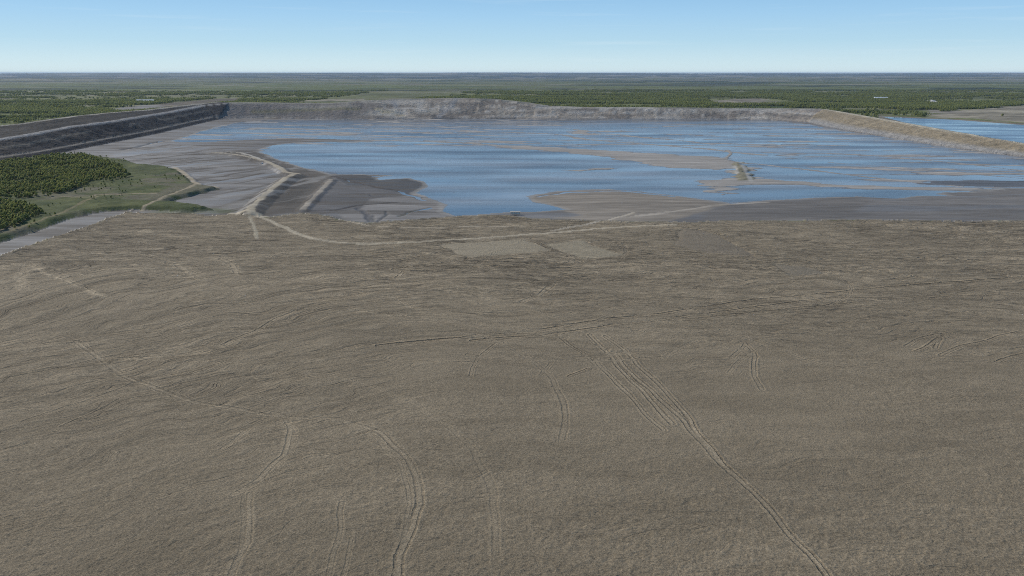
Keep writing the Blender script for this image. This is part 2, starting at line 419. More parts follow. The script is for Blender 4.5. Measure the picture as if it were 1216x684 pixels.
ROADS = [  # traced line, half width m, colour, height of berm
    ([(246, 181.5), (275, 184), (300, 188.5), (316, 193), (330, 199.5), (340, 206), (352, 208)], 5.5, (.37, .33, .26), 2.5),
    ([(262, 180.5), (285, 182), (300, 186.5), (312, 191.5)], 4, (.42, .40, .36), 2),
    ([(354, 207.5), (340, 214.5), (325, 226), (312, 238), (299, 251), (296, 255)], 4.5, (.37, .33, .26), 4.5),
    ([(276, 253.5), (290, 254), (300, 255.5), (312, 257)], 7, (.38, .34, .265), 0),
    ([(300, 255), (318, 261), (335, 269), (352, 277), (372, 284.5), (400, 288), (440, 290), (490, 288), (550, 284), (610, 279.5), (660, 276), (720, 271), (800, 267)], 3.2, (.36, .32, .25), 0),
    ([(655, 274), (700, 266), (730, 259), (752, 252)], 2.4, (.33, .30, .25), 0),
    ([(752, 257), (790, 252), (825, 247), (845, 243), (870, 240.5), (910, 238.5)], 5, (.35, .32, .28), 0),
    ([(396, 212), (386, 222), (374, 234), (359, 250)], 4.0, (.29, .26, .22), 2),
    ([(206, 198), (215, 204), (224, 211), (236, 221), (258, 223)], 4.5, (.34, .29, .21), 1),
    ([(168, 250), (190, 240), (212, 231), (236, 221)], 3, (.30, .26, .19), 2),
    ([(62, 238), (105, 238), (115, 235), (160, 233.5), (185, 233)], 3, (.27, .23, .16), 0),
    ([(15, 279), (50, 266), (80, 254), (105, 241), (118, 236)], 2.6, (.19, .17, .10), 0),
    ([(405, 261), (440, 269), (500, 271), (560, 269.5), (620, 270)], 2.2, (.32, .28, .22), 0),
    ([(296, 258), (304, 276), (306, 284)], 2, (.30, .27, .21), 0),
    ([(150, 178), (200, 166.5), (250, 161.5)], 4, (.26, .24, .22), 0)]
# roads on the dike crests
CRESTROADS = [(crA, 7, (.34, .31, .28)), (crB, 6, (.36, .32, .26)), (crR, 7, (.42, .37, .28))]
TRACKS = [  # wheel tracks in the field: line, half width m, depth m, lightness
    ([(0, 320), (12, 315), (33, 312), (48, 324), (79, 335), (109, 349), (127, 355)], 2.2, .35, .30),
    ([(33, 312), (26, 325), (24, 345)], 2.5, .2, .15),
    ([(209, 315), (222, 322), (231, 330), (200, 331)], 3.5, .5, .2),
    ([(262, 308), (275, 314), (283, 327)], 3, .5, .25),
    ([(91, 406), (115, 424), (145, 445), (182, 462), (230, 477), (272, 485), (315, 493), (360, 496), (405, 499), (450, 514), (478, 536), (494, 566), (500, 600), (486, 632), (473, 660), (470, 700)], 1.8, .5, .16),
    ([(410, 503), (445, 520), (470, 545), (483, 575), (488, 600), (478, 640), (466, 690)], 1.1, .25, .10),
    ([(145, 427), (200, 423), (242, 420)], 2.4, .4, .28),
    ([(325, 490), (341, 494), (346, 510), (338, 540), (312, 566), (278, 586)], 1.6, .4, .18),
    ([(338, 494), (352, 512), (345, 540), (322, 562)], 1.0, .3, .1),
    ([(327, 493), (300, 507), (280, 522), (262, 534)], 1.3, .3, .15),
    ([(297, 585), (298, 615), (293, 645), (280, 668), (268, 700)], 1.4, .4, .2),
    ([(290, 588), (291, 620), (286, 650), (274, 690)], .8, .25, .1),
    ([(262, 412), (300, 396), (330, 380), (352, 370)], 2.0, .6, .15),
    ([(387, 700), (395, 660), (402, 630), (408, 598)], 1.2, .35, .12),
    ([(404, 700), (412, 670), (416, 640)], .9, .3, .1),
    ([(470, 331), (480, 324), (550, 320.5), (605, 316), (680, 312)], 1.8, .9, .10),
    ([(466, 321), (520, 314), (570, 311), (620, 308), (740, 305)], 1.8, .9, .10),
    ([(418, 370), (436, 371), (462, 376)], 1.8, .5, .2),
    ([(466, 355), (490, 367), (533, 376), (580, 373), (640, 370.5)], 1.7, .5, .18),
    ([(448, 410), (520, 403), (630, 394), (702, 382), (787, 373), (890, 358), (1012, 346), (1100, 338), (1216, 330)], 2.2, 1.6, .0),
    ([(560, 404), (640, 399), (720, 388), (800, 378), (900, 366), (1000, 353)], 2.0, 1.3, .0),
    ([(770, 384), (860, 376), (960, 366), (1060, 357), (1216, 349)], 1.8, .7, .06),
    ([(718, 399), (740, 415), (763, 436), (786, 459), (806, 481), (835, 520), (862, 552), (897, 585), (940, 636), (985, 690)], 1.5, .75, .16),
    ([(700, 397), (728, 425), (752, 452), (778, 478), (800, 503)], 1.6, .7, .16),
    ([(708, 426), (728, 448), (750, 470), (770, 492), (790, 510)], 1.5, .6, .14),
    ([(730, 420), (756, 447), (790, 478), (815, 502), (848, 540), (891, 580)], 1.6, .7, .14),
    ([(666, 402), (690, 417), (706, 430)], 1.4, .7, .05),
    ([(677, 447), (700, 437)], 1.2, .8, 0), ([(640, 462), (698, 455)], 1.2, .5, 0),
    ([(557, 446), (570, 424), (590, 408), (606, 404)], 1.2, .5, .05),
    ([(604, 430), (630, 422), (655, 430), (640, 445)], 1.2, .4, .05),
    ([(836, 382), (870, 395), (915, 412), (975, 432), (1060, 452), (1150, 474)], 1.8, .45, .12),
    ([(870, 425), (885, 408), (896, 420), (898, 446), (906, 462)], 1.5, .5, .08),
    ([(1073, 412), (1085, 406), (1112, 398), (1127, 396)], 1.5, .5, .05),
    ([(1088, 418), (1105, 410), (1115, 402), (1110, 415)], 1.5, .7, .05),
    ([(1118, 423), (1140, 412), (1160, 408), (1190, 400), (1216, 395)], 1.5, .6, .05),
    ([(1180, 432), (1200, 424), (1230, 418)], 1.6, .5, 0),
    ([(1074, 388), (1090, 383), (1120, 384)], 1.4, .6, 0),
    ([(620, 360), (640, 352), (655, 340)], 2.4, .4, .14),
    ([(0, 452), (60, 440), (130, 424)], 1.7, .5, .05), ([(30, 500), (100, 478), (160, 455)], 1.5, .5, .05),
    ([(75, 505), (110, 492), (150, 470)], 1.2, .6, 0),
    ([(830, 340), (900, 332), (980, 326), (1080, 318)], 1.8, .6, .1), ([(900, 300), (1000, 294), (1100, 297)], 2.0, .6, .1),
    ([(640, 288), (668, 300), (690, 312)], 2.4, .9, .05)]
for _k in range(95):       # many fainter passes of machines over the flat
    _r = np.random.default_rng(900 + _k)
    _x, _y = _r.uniform(-420, 520), _r.uniform(390, 740)
    _a = _r.choice([0.0, 0.0, math.pi]) + _r.normal(0, .28); _c = _r.normal(0, .005); _p = []
    for _i in range(int(_r.uniform(8, 26))):
        _p.append((_x, _y)); _x += 12 * math.cos(_a); _y += 12 * math.sin(_a); _a += _c * 12
    TRACKS.append((np.array(_p), _r.uniform(1.2, 1.9), _r.uniform(.12, .42), _r.uniform(.0, .08)))
FLATS = [(bpl([(523, 290), (550, 287.5), (622, 284), (640, 291), (655, 298), (600, 303), (555, 307), (540, 301)]), (.285, .232, .158)),
         (bpl([(645, 289), (690, 285), (715, 295), (740, 303), (690, 308), (668, 299)]), (.272, .222, .150)),
         (bpl([(812, 271), (850, 278), (881, 294), (897, 306), (842, 301), (800, 290)]), (.20, .160, .112)),
         (bpl([(921, 314), (957, 317), (982, 326), (940, 328)]), (.20, .163, .115))]
# upper right pond
W_R = bpl([(1047, 138.5), (1090, 140.5), (1130, 142), (1216, 148.5), (1400, 163), (1620, 186), (1500, 214), (1320, 186), (1216, 170), (1130, 156), (1080, 147)], 9.0)
Z_WR = 9.0

# ------------------------------------------------------------------ terrain sheet (rows closer together where the land is near)
vs = list(np.arange(726, 250, -1.15)) + list(np.arange(250, 92, -.42)) + list(np.arange(92, 89.0, -.3))
ys = np.array([bp(608, v)[1] for v in vs])
S_MAX, NC = .80, 1330
ss = np.linspace(-S_MAX, S_MAX, NC)
wing = np.array([.86, .95, 1.1, 1.4, 1.9, 2.6])
ss = np.concatenate([-wing[::-1], ss, wing])
NR, NC = len(ys), len(ss)
Xg = (ys[:, None] + 60.0) * ss[None, :]
Yg = np.repeat(ys[:, None], NC, 1)
X = Xg.ravel().copy(); Y = Yg.ravel().copy()
row_sp = np.repeat(np.abs(np.gradient(ys))[:, None], NC, 1).ravel()

def terrain(X, Y, row_sp):
    n = X.size
    h = np.zeros(n); C = np.zeros((n, 3)); wet = np.zeros(n); reg = np.zeros(n, np.int8); flow = np.zeros((n, 4))   # 0 plain 1 field 2 basin 3 bank 4 dike left 5 dike right 6 grass
    jit = np.clip(Y * .0022, .5, 6)
    Xj = X + (fbm(X / 23, Y / 23, 3, 3) - .5) * 5 * jit
    Yj = Y + (fbm(X / 31 + 50, Y / 31, 4, 3) - .5) * 5 * jit
    # ---- far plain: forest, heath, clearings
    wx = X + (fbm(X / 1800, Y / 900, 11, 3) - .5) * 1500
    wy = Y + (fbm(X / 1500, Y / 900 + 7, 12, 3) - .5) * 900
    n1 = fbm(wx / 2300, wy / 620, 13, 4) + (fbm(wx / 9000, wy / 2400, 18, 3) - .5) * 1.0 * sstep(Y, 5000, 11000)
    n2 = fbm(wx / 5200, wy / 1500, 14, 4) + (fbm(wx / 16000, wy / 5200, 19, 3) - .5) * 1.1 * sstep(Y, 8000, 16000)
    n3 = fbm(wx / 900, wy / 260, 15, 3)
    forest = np.array((.048, .064, .022)); heath = np.array((.120, .132, .042)); olive = np.array((.185, .175, .080)); tan = np.array((.21, .18, .125))
    f = sstep(n1, .44, .53)[:, None]
    farf = sstep(Y, 9000, 20000)[:, None]
    C[:] = heath * (1 - .35 * farf) * (1 - f) + forest * (1 - .3 * farf) * f
    g = sstep(n2, .47, .58)[:, None]
    C[:] = C * (1 - .55 * g) + olive * .55 * g
    cl = (sstep(n3, .60, .68) * sstep(n2, .36, .52))[:, None]
    C[:] = C * (1 - .7 * cl) + tan * .7 * cl
    farm = sstep(Y, 7000, 20000)
    ln1 = fbm(wx / 7000, wy / 1500, 23, 3); ln2 = fbm(wx / 5000 + 9, wy / 1300, 24, 3)
    wl = .014 + .020 * sstep(Y, 5000, 15000)
    md = ((1 - sstep(np.abs(ln1 - .5), wl, wl * 2)) * sstep(Y, 4500, 6500))[:, None]
    mt = ((1 - sstep(np.abs(ln2 - .54), wl * .6, wl * 1.3)) * sstep(Y, 4500, 6500))[:, None]
    C[:] = C * (1 - .75 * md) + np.array((.022, .030, .018)) * .75 * md
    C[:] = C * (1 - .7 * mt) + np.array((.26, .225, .15)) * .7 * mt
    h += (fbm(X / 9000, Y / 4200, 21, 4) - .42) * 90 * farm + 105 * sstep(Y, 24000, 40000) * (.7 + .6 * fbm(X / 14000, Y / 9000, 22, 3))
    h += (n1 - .5) * 10 * sstep(Y, 3600, 5200)
    # disturbed clearings right and left beyond the dikes
    for poly, c in [([(1128, 133), (1160, 131.5), (1192, 126.5), (1216, 125), (1400, 124), (1400, 150), (1216, 147.5), (1150, 142.5), (1100, 140.5), (1110, 137)], (.25, .215, .155)),
                    ([(840, 120), (868, 117.5), (905, 117), (918, 121), (900, 123.2), (850, 123.4)], (.20, .17, .125)),
                    ([(905, 120), (930, 121), (960, 122.4), (935, 123.5), (908, 122.5)], (.28, .25, .17)),
                    ([(960, 119), (985, 117.7), (1000, 118.4), (985, 120.2)], (.25, .21, .15)),
                    ([(1105, 131.5), (1135, 131), (1140, 135), (1100, 137.5)], (.22, .19, .15)),
                    ([(150, 127), (200, 122.5), (262, 117), (300, 116.5), (280, 120.5), (230, 126), (190, 130), (160, 132)], (.13, .105, .075)),
                    ([(120, 130), (180, 124), (200, 127), (170, 131)], (.21, .19, .165)), ([(290, 119.5), (430, 118), (440, 119.5), (300, 121.5)], (.27, .23, .165)),
                    ([(50, 129), (90, 127.5), (92, 128.6), (55, 130.2)], (.16, .13, .11))]:
        sd = poly_sd(Xj, Yj, bpl(poly, 6), 200)
        m = sstep(sd + (fbm(X / 60, Y / 40, 33, 3) - .5) * 90, -8, 12)[:, None]
        C[:] = C * (1 - m) + np.array(c) * m * (.40 + 1.2 * fbm(X / 60, Y / 26, 35, 4))[:, None]
    plain_low = 6.0
    h += plain_low * sstep(Y, 2900, 3300)
    # ---- left dikes
    dA, sA, ZA, lA = line_dist(X, Y, crA, ZAs, margin=700)
    dTa, _, _, _ = line_dist(X, Y, toeA, margin=500)
    dB, sB, ZB, lB = line_dist(X, Y, crB, ZBs, margin=700)
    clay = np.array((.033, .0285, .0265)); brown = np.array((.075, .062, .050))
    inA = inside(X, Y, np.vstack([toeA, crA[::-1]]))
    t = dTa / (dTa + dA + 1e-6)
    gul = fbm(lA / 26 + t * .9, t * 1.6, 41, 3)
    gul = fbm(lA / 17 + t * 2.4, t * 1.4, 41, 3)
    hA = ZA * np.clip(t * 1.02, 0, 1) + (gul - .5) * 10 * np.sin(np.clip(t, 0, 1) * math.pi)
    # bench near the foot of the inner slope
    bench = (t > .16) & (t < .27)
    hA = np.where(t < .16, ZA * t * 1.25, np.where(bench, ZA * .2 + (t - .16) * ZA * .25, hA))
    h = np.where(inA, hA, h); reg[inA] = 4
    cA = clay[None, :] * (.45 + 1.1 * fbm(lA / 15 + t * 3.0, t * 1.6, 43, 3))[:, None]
    dk = sstep(fbm(lA / 60, t * 3, 44, 3), .5, .65)[:, None]
    cA = cA * (1 - .45 * dk) + brown * .45 * dk
    b2_ = (sstep(t, .56, .60) * (1 - sstep(t, .66, .70)) * sstep(fbm(lA / 140, t * 0, 45, 2), .35, .55))[:, None]
    cA = cA * (1 - .6 * b2_) + np.array((.19, .16, .125)) * .6 * b2_
    bb = (sstep(t, .15, .17) * (1 - sstep(t, .25, .29)))[:, None]
    cA = cA * (1 - .8 * bb) + np.array((.25, .215, .175)) * .8 * bb
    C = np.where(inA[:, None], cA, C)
    inAB = inside(X, Y, np.vstack([crA, crB[::-1]])) & ~inA
    t2 = dA / (dA + dB + 1e-6)
    prof = np.interp(t2, [0, .14, .2, .42, .5, .6, .92, 1], [0, 0, .08, .42, .36, .5, 1, 1])
    hAB = ZA + (ZB - ZA) * prof + (fbm(X / 25, Y / 25, 46, 3) - .5) * 2.5
    h = np.where(inAB, hAB, h); reg[inAB] = 4
    cAB = np.array((.052, .044, .036))[None, :] * (.65 + .7 * fbm(X / 40, Y / 60, 47, 4))[:, None]
    C = np.where(inAB[:, None], cAB, C)
    behB = (dB < 260) & (sB > 0) & ~inAB & ~inA & (X < crB[-1][0] + 60)
    hB = np.maximum(h, ZB - np.clip(dB - 14, 0, None) * .26)
    h = np.where(behB, np.maximum(hB, h), h)
    mB = (behB & (dB < 60))
    C = np.where(mB[:, None], np.array((.11, .10, .06)) * (.7 + .6 * fbm(X / 40, Y / 40, 48, 3))[:, None], C)
    # ---- far bank
    dTk, _, _, lK = line_dist(X, Y, toeK, margin=700)
    dK, sK, zk, lKc = line_dist(X, Y, crK, zK, margin=900)
    inK = inside(X, Y, np.vstack([toeK, crK[::-1]]))
    t = np.clip(dTk / (dTk + dK + 1e-6), 0, 1)
    mid = sstep(X, -700, -400) * (1 - sstep(X, 120, 240))
    terr = t + (.3 + .7 * mid) * .050 * np.sin(t * 2 * math.pi * 3.0 + 2.2 * (fbm(X / 170, Y * 0, 58, 2) - .5))
    hK = zk * np.clip(terr, 0, 1) + (fbm(X / 60, Y / 30, 51, 4) - .5) * 9 * np.sin(t * math.pi) ** .7 + (fbm(X / 14, Y / 12, 52, 2) - .5) * 3.5 * np.sin(t * math.pi)
    h = np.where(inK, hK, h); reg[inK] = 3
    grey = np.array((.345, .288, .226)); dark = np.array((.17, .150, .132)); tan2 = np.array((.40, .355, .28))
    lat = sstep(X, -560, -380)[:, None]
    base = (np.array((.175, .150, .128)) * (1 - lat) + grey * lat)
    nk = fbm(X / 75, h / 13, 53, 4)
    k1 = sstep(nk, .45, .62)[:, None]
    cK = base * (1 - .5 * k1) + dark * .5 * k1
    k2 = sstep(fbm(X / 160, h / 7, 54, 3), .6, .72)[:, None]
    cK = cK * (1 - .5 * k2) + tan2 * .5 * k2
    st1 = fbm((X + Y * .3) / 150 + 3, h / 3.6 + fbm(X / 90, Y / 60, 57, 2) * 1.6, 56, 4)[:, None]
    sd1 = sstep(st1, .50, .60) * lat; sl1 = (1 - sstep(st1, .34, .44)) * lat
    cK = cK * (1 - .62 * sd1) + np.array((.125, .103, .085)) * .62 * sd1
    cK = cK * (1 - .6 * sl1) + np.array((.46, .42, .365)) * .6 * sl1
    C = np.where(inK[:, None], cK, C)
    for line, w, c in [([(448, 128, 33), (462, 129.5, 30), (478, 129.6, 30)], 9, (.36, .30, .19)), ([(458, 118.5, 52), (462, 122, 45), (472, 126, 38)], 8, (.30, .28, .26)), ([(300, 125.5, 40), (330, 125.6, 40), (425, 124.5, 43)], 7, (.17, .15, .085)),
                       ([(520, 132, 24), (535, 127, 34), (548, 121, 46)], 8, (.30, .28, .26))]:
        d, _, _, _ = line_dist(X, Y, bpl(line), margin=80)
        m = ((1 - sstep(d, w * .6, w * 1.6)) * inK)[:, None]
        C[:] = C * (1 - m * .8) + np.array(c) * m * .8
    behK = (sK > 0) & (dK < 600) & ~inK & (reg == 0) & (X > crK[0][0] - 30) & (X < crK[-1][0] + 400)
    top = zk - np.clip(dK - 40, 0, None) * .2
    h = np.where(behK, np.maximum(h, top), h)
    mk = behK & (dK < 46)
    C = np.where(mk[:, None], np.array((.26, .235, .19)) * (.8 + .4 * fbm(X / 50, Y / 50, 55, 3))[:, None], C)
    # ---- right dike and the raised pond behind it
    dTr, _, _, lR = line_dist(X, Y, toeR, margin=500)
    dR, sR, zr, lRc = line_dist(X, Y, crR, zR, margin=900)
    inR = inside(X, Y, np.vstack([toeR, crR[::-1]]))
    t = np.clip(dTr / (dTr + dR + 1e-6), 0, 1)
    gul = fbm(lRc / 22, t * 1.5, 61, 3)
    h = np.where(inR, zr * t ** .92 + (gul - .5) * 4.0 * np.sin(t * math.pi), h); reg[inR] = 5
    cR = np.array((.260, .208, .138)) * (.72 + .56 * fbm(lRc / 30, t * 3, 62, 4))[:, None]
    ft = (1 - sstep(t, .1, .42))[:, None]
    cR = cR * (1 - .75 * ft) + np.array((.29, .28, .27)) * .75 * ft
    C = np.where(inR[:, None], cR, C)
    behR = (sR > 0) & (X > 700) & ~inR & (Y > 900) & (Y < 3400) & (reg == 0)
    # flat land right of the dike
    landR = np.where(behR, 10.5 + (fbm(X / 120, Y / 120, 63, 3) - .5) * 2, h)
    h = np.where(behR & (dR < 899), np.maximum(landR, zr - np.clip(dR - 9, 0, None) * .42), np.where(behR, landR, h))
    mR = behR & (dR < 45) & (X > 880)
    C = np.where(mR[:, None], np.array((.25, .21, .15)), C)
    sdw = poly_sd(X, Y, W_R, 300)
    w = behR & (sdw > -60)
    h = np.where(w, np.where(sdw > 0, np.minimum(h, np.maximum(Z_WR - .3 - sdw * .08, zr - np.clip(dR - 9, 0, None) * .42)), np.minimum(h, Z_WR - .3 + (-sdw) * .07)), h)
    shore = behR & (sdw > -34) & (sdw < 5)
    C = np.where(shore[:, None], np.array((.22, .185, .135)), C)
    # ---- basin
    sdb = inside(X, Y, BASIN)
    B = sdb & (reg == 0)
    reg[B] = 2
    sw = poly_sd(Xj, Yj, w_main, 260)
    sw = sw + (fbm((X - .25 * Y) / 150, (Y + .25 * X) / 12, 77, 4) - .5) * 46 * sstep(X, 380, 520) * (1 - sstep(Y, 1150, 1300))
    streak = fbm((X - .2 * Y) / 230, (Y + .22 * X + (fbm(X / 200, Y / 90, 76, 2) - .5) * 60) / 26, 71, 4)
    streak2 = fbm((X - .2 * Y) / 90, (Y + .16 * X) / 11, 72, 3)
    # upper pond and right arm are very shallow
    shallow = sstep(Y, 1560, 1750) * (1 - .0 * X)
    shallow = np.maximum(shallow, sstep(X, 380, 520) * sstep(Y, 1050, 1150))
    shallow = shallow * (1 - .75 * sstep(Y, 2500, 2650) * sstep(X, 200, 400))
    bed = Z_W - .16 - np.clip(sw, 0, 60) * .030 * (1 - .92 * shallow) + shallow * ((streak - .5) * 1.9 + (streak2 - .5) * 1.3 + .07)
    beach = Z_W + np.clip(-sw, 0, 80) * .020 + (fbm(X / 40, Y / 14, 73, 3) - .42) * .7 * sstep(-sw, 2, 14)
    hb = np.where(sw > 0, bed, np.maximum(beach, Z_W + .04))
    mudc = np.array((.175, .158, .142)); sand = np.array((.315, .280, .240)); greym = np.array((.15, .14, .13))
    nn = fbm(X / 90, Y / 22, 74, 4)
    cB = mudc[None, :] * (.75 + .5 * nn)[:, None]
    wetb = .45 * sstep(fbm(X / 150, Y / 22, 75, 4), .46, .62)
    def paint(poly, c, k=1.0, vary=.5, sx=40, sy=14, seed=80, edge=5, wetv=None):
        nonlocal cB, wetb
        sd = poly_sd(Xj, Yj, poly, 80)
        m = sstep(sd, -edge, edge) * k
        cc = np.array(c) * (1 - vary / 2 + vary * fbm(X / sx, Y / sy, seed, 4))[:, None]
        cB = cB * (1 - m[:, None]) + cc * m[:, None]
        if wetv is not None:
            wetb = wetb * (1 - m) + wetv * m
    paint(BLUEMUD, (.198, .176, .155), .85, .75, 120, 12, 81, 14, .35)
    paint(GREY_S, (.200, .184, .168), .9, .45, 60, 14, 82, 4, .15)
    paint(BROWN1, (.115, .098, .080), .95, .6, 40, 22, 83, 6, 0)
    paint(DARKSLOPE, (.070, .062, .053), .85, .5, 20, 20, 84, 4, 0)
    paint(SPIT2, (.112, .102, .095), .95, .7, 50, 14, 85, 3, .15)
    paint(SPIT3, (.225, .202, .180), .95, .45, 50, 12, 86, 3, .2)
    paint(DARKSPIT, (.072, .072, .073), .95, .5, 30, 12, 87, 3, .1)
    paint(PENINS, (.245, .205, .160), .95, .6, 90, 9, 88, 4, .1)
    paint(DARKBEACH, (.150, .130, .110), .95, .6, 60, 14, 89, 8, .25)
    bs = sstep(fbm((X + .3 * Y) / 140, Y / 13, 78, 4), .50, .64)[:, None]
    bs = bs * (1 - .7 * sstep(X, -120, 0))[:, None]
    cB = cB * (1 - .7 * bs) + np.array((.098, .080, .062)) * .7 * bs
    # films and silt lines fanning along the causeway
    zl = poly_sd(Xj, Yj, BLUEMUD, 80); zm = np.maximum(sstep(zl, -30, 30), .8 * sstep(poly_sd(Xj, Yj, BROWN1, 60), -5, 15))
    ac = X * .90 - Y * .42 + (fbm(X / 70, Y / 120, 145, 3) - .5) * 60; al = X * .42 + Y * .90
    q1 = fbm(ac / 13, al / 150, 146, 4); q2 = fbm(ac / 26 + 5, al / 220, 147, 4)
    m1 = (sstep(q1, .52, .64) * zm)[:, None]; m2 = (sstep(q2, .54, .64) * zm)[:, None]
    cB = cB * (1 - .6 * m1) + np.array((.085, .072, .058)) * .6 * m1
    cB = cB * (1 - .6 * m2) + np.array((.27, .24, .205)) * .6 * m2
    wetb = wetb * (1 - m1[:, 0]) + .4 * m2[:, 0]
    # channels on the spits
    for line, w, c in [([(397, 209), (420, 215), (440, 221), (470, 225), (490, 231), (505, 236)], 3, (.07, .055, .045)), ([(425, 247), (432, 253), (440, 262)], 3, (.09, .085, .085)), ([(470, 256), (490, 250), (510, 245)], 2.5, (.11, .10, .075)),
                       ([(450, 263), (456, 254), (462, 250)], 2, (.12, .11, .10)), ([(446, 262), (440, 256)], 2, (.12, .11, .10)), ([(398, 208.3), (430, 207.2), (465, 208.2)], 4, (.06, .045, .035)), ([(365, 251), (400, 249), (425, 244), (470, 239)], 3, (.085, .07, .06)), ([(395, 230), (430, 229), (445, 232)], 2.4, (.09, .085, .085)),
                       ([(640, 232), (680, 226.5), (740, 225), (800, 232)], 3, (.13, .13, .135)), ([(145, 177), (165, 174), (190, 167)], 7, (.055, .052, .05))]:
        d, _, _, _ = line_dist(Xj, Yj, bpl(line), margin=40)
        m = (1 - sstep(d, w * .5, w * 1.5))[:, None]
        cB = cB * (1 - m * .85) + np.array(c) * m * .85
        hb = hb - 1.0 * (1 - sstep(d, 0, w * 1.6)) * (sw < -6)
    # bars
    bm = np.zeros(n)
    for k, b in enumerate(bars):
        sd = poly_sd(X + (fbm(X / 60, Y / 18, 90 + k, 3) - .5) * 60, Y + (fbm(X / 70, Y / 20, 97 + k, 3) - .5) * 22, b, 120)
        bm = np.maximum(bm, np.clip(sd * .05 + .12, 0, .5))
    for k, (b, w) in enumerate(barlines):
        d, _, _, lb = line_dist(X, Y + (fbm(X / 45, Y / 30, 110 + k, 3) - .5) * 16, b, margin=80)
        ww = w * (.35 + 1.7 * fbm(lb / 60, Y * 0, 120 + k, 3))
        bm = np.maximum(bm, np.clip((ww - d) * .09, 0, .35))
    bm = bm * sdb
    hb = np.where((bm > 0) & (sw > -10), np.maximum(hb, Z_W - .05 + bm), hb)
    isl = poly_sd(Xj, Yj, bars[2], 60)
    hb = hb + np.clip(isl, 0, 10) * .17 * sdb
    em = sstep(hb, Z_W - .02, Z_W + .2) * (sw > -3)
    sandc = sand[None, :] * (.78 + .44 * streak2)[:, None]
    cB = np.where((sw > -3)[:, None], greym * (1 - em[:, None]) * .9 + sandc * em[:, None], cB)
    wetb = np.where(sw > -3, .6 * (1 - em) + .15, wetb)
    im = sstep(isl, -3, 3)[:, None]
    cB = cB * (1 - im) + np.array((.20, .175, .115)) * (.6 + .8 * fbm(X / 9, Y / 12, 131, 3))[:, None] * im
    dkm = poly_sd(X + (fbm(X / 60, Y / 18, 148, 3) - .5) * 90, Y + (fbm(X / 70, Y / 20, 149, 3) - .5) * 30, bpl([(1085, 217.5), (1130, 214), (1216, 214.5), (1320, 221), (1216, 223), (1140, 221.5)], Z_W), 60)
    hb = np.where((dkm > 0) & sdb, np.maximum(hb, Z_W + .02 + np.clip(dkm, 0, 8) * .01), hb)
    mk_ = (.85 * sstep(dkm, -4, 10) * sdb)[:, None]
    cB = cB * (1 - mk_) + np.array((.105, .106, .110)) * (.6 + .8 * streak2[:, None]) * mk_; wetb = np.where(dkm > 0, .35, wetb)
    for line, w in [([(878, 190), (886, 202), (892, 214)], 4), ([(872, 196), (875, 205)], 4)]:
        d, _, _, _ = line_dist(X, Y, bpl(line), margin=40)
        m = ((1 - sstep(d, w * .5, w * 1.3)) * sdb)[:, None]
        cB = cB * (1 - m) + np.array((.37, .34, .29)) * m
    # shore fringe
    fr = ((1 - sstep(np.abs(sw + 4), 2, 7)) * .5)[:, None]
    cB = cB * (1 - fr) + np.array((.30, .275, .24)) * fr
    h = np.where(B, hb, h); C = np.where(B[:, None], cB, C); wet = np.where(B, wetb, wet)
    # toes of the slopes lie in the mud
    # ---- grass around the grove
    sg = poly_sd(Xj, Yj, GRASS, 60)
    G = (sg > 0) & (reg != 4)
    reg[G] = 6
    hg = np.clip(sg * .55, 0, 4.0) + (fbm(X / 30, Y / 30, 141, 3) - .5) * 1.2
    hg = hg * sstep(sg, 0, 2)
    gx = fbm(X / 45, Y / 40, 142, 4)[:, None]
    cG = np.array((.052, .066, .026)) * (1 - gx) + np.array((.135, .136, .050)) * gx
    cG = cG * (.75 + .5 * fbm(X / 12, Y / 12, 143, 3))[:, None]
    tuft = sstep(fbm(X / 16, Y / 20, 150, 3), .46, .60)[:, None]
    cG = cG * (1 - .45 * tuft) + np.array((.040, .056, .018)) * .45 * tuft
    hg = hg + .5 * tuft[:, 0]
    bare = sstep(fbm(X / 70, Y / 40, 144, 4), .56, .70)[:, None] * sstep(X, -640, -540)[:, None]
    cG = cG * (1 - .7 * bare) + np.array((.16, .135, .095)) * .7 * bare
    h = np.where(G, hg, h); C = np.where(G[:, None], cG, C); wet = np.where(G, 0, wet)
    # ---- the near field
    dF, sF, _, lF = line_dist(Xj, Yj, fe, margin=1200)
    sF = np.where(dF < (fbm(X / 5, Y / 5, 154, 2) - .45) * 9, -sF, sF)
    F = (sF < 0) & (Y < 1000) & ~G & (reg != 4) & (reg != 5)
    reg[F] = 1
    wgt = lambda lam: np.clip((lam / row_sp - 1.3) / 1.6, 0, 1)
    sw1 = fbm(X / 160, Y / 160, 151, 2) - .5
    sw2 = fbm(X / 70 + 9, Y / 70, 152, 2) - .5
    left = sstep(-X, -40, 170) * (1 - sstep(Y, 430, 640))
    psi = Y - .62 * left * (X + 60) + sw1 * 34 + sw2 * 22 + (fbm(X / 26, Y / 17, 153, 3) - .5) * 15
    along = X + .5 * left * (Y - 300) + sw1 * 30
    aniso = np.maximum(sstep(Y, 330, 640), .62 * left * sstep(Y, 220, 420))
    rel = np.zeros(n)
    for k, (lam, amp, st_) in enumerate([(30, .6, 5), (15, .75, 4.5), (8, .75, 4), (4.2, .48, 3.5), (2.2, .28, 3.5)]):
        nz = vnoise(psi / lam, along / (lam * st_), 160 + k)
        nz2 = vnoise(psi / lam * 1.37 + 4.2, along / (lam * st_ * .7) + 3, 170 + k)
        rid = ridged(nz) * .6 + nz2 * .6
        dens = .35 + 1.3 * sstep(fbm(X / 110 + k * 3, Y / 80, 180 + k, 3), .35, .65)
        rel += amp * (rid - .5) * wgt(lam) * dens * (.10 + .66 * aniso)
    for k, (lam, amp) in enumerate([(3.6, .10), (2.0, .17), (1.15, .26)]):
        rel += amp * (fbm(X / lam, Y / lam, 190 + k, 2) - .5) * 2 * wgt(lam * 1.0)
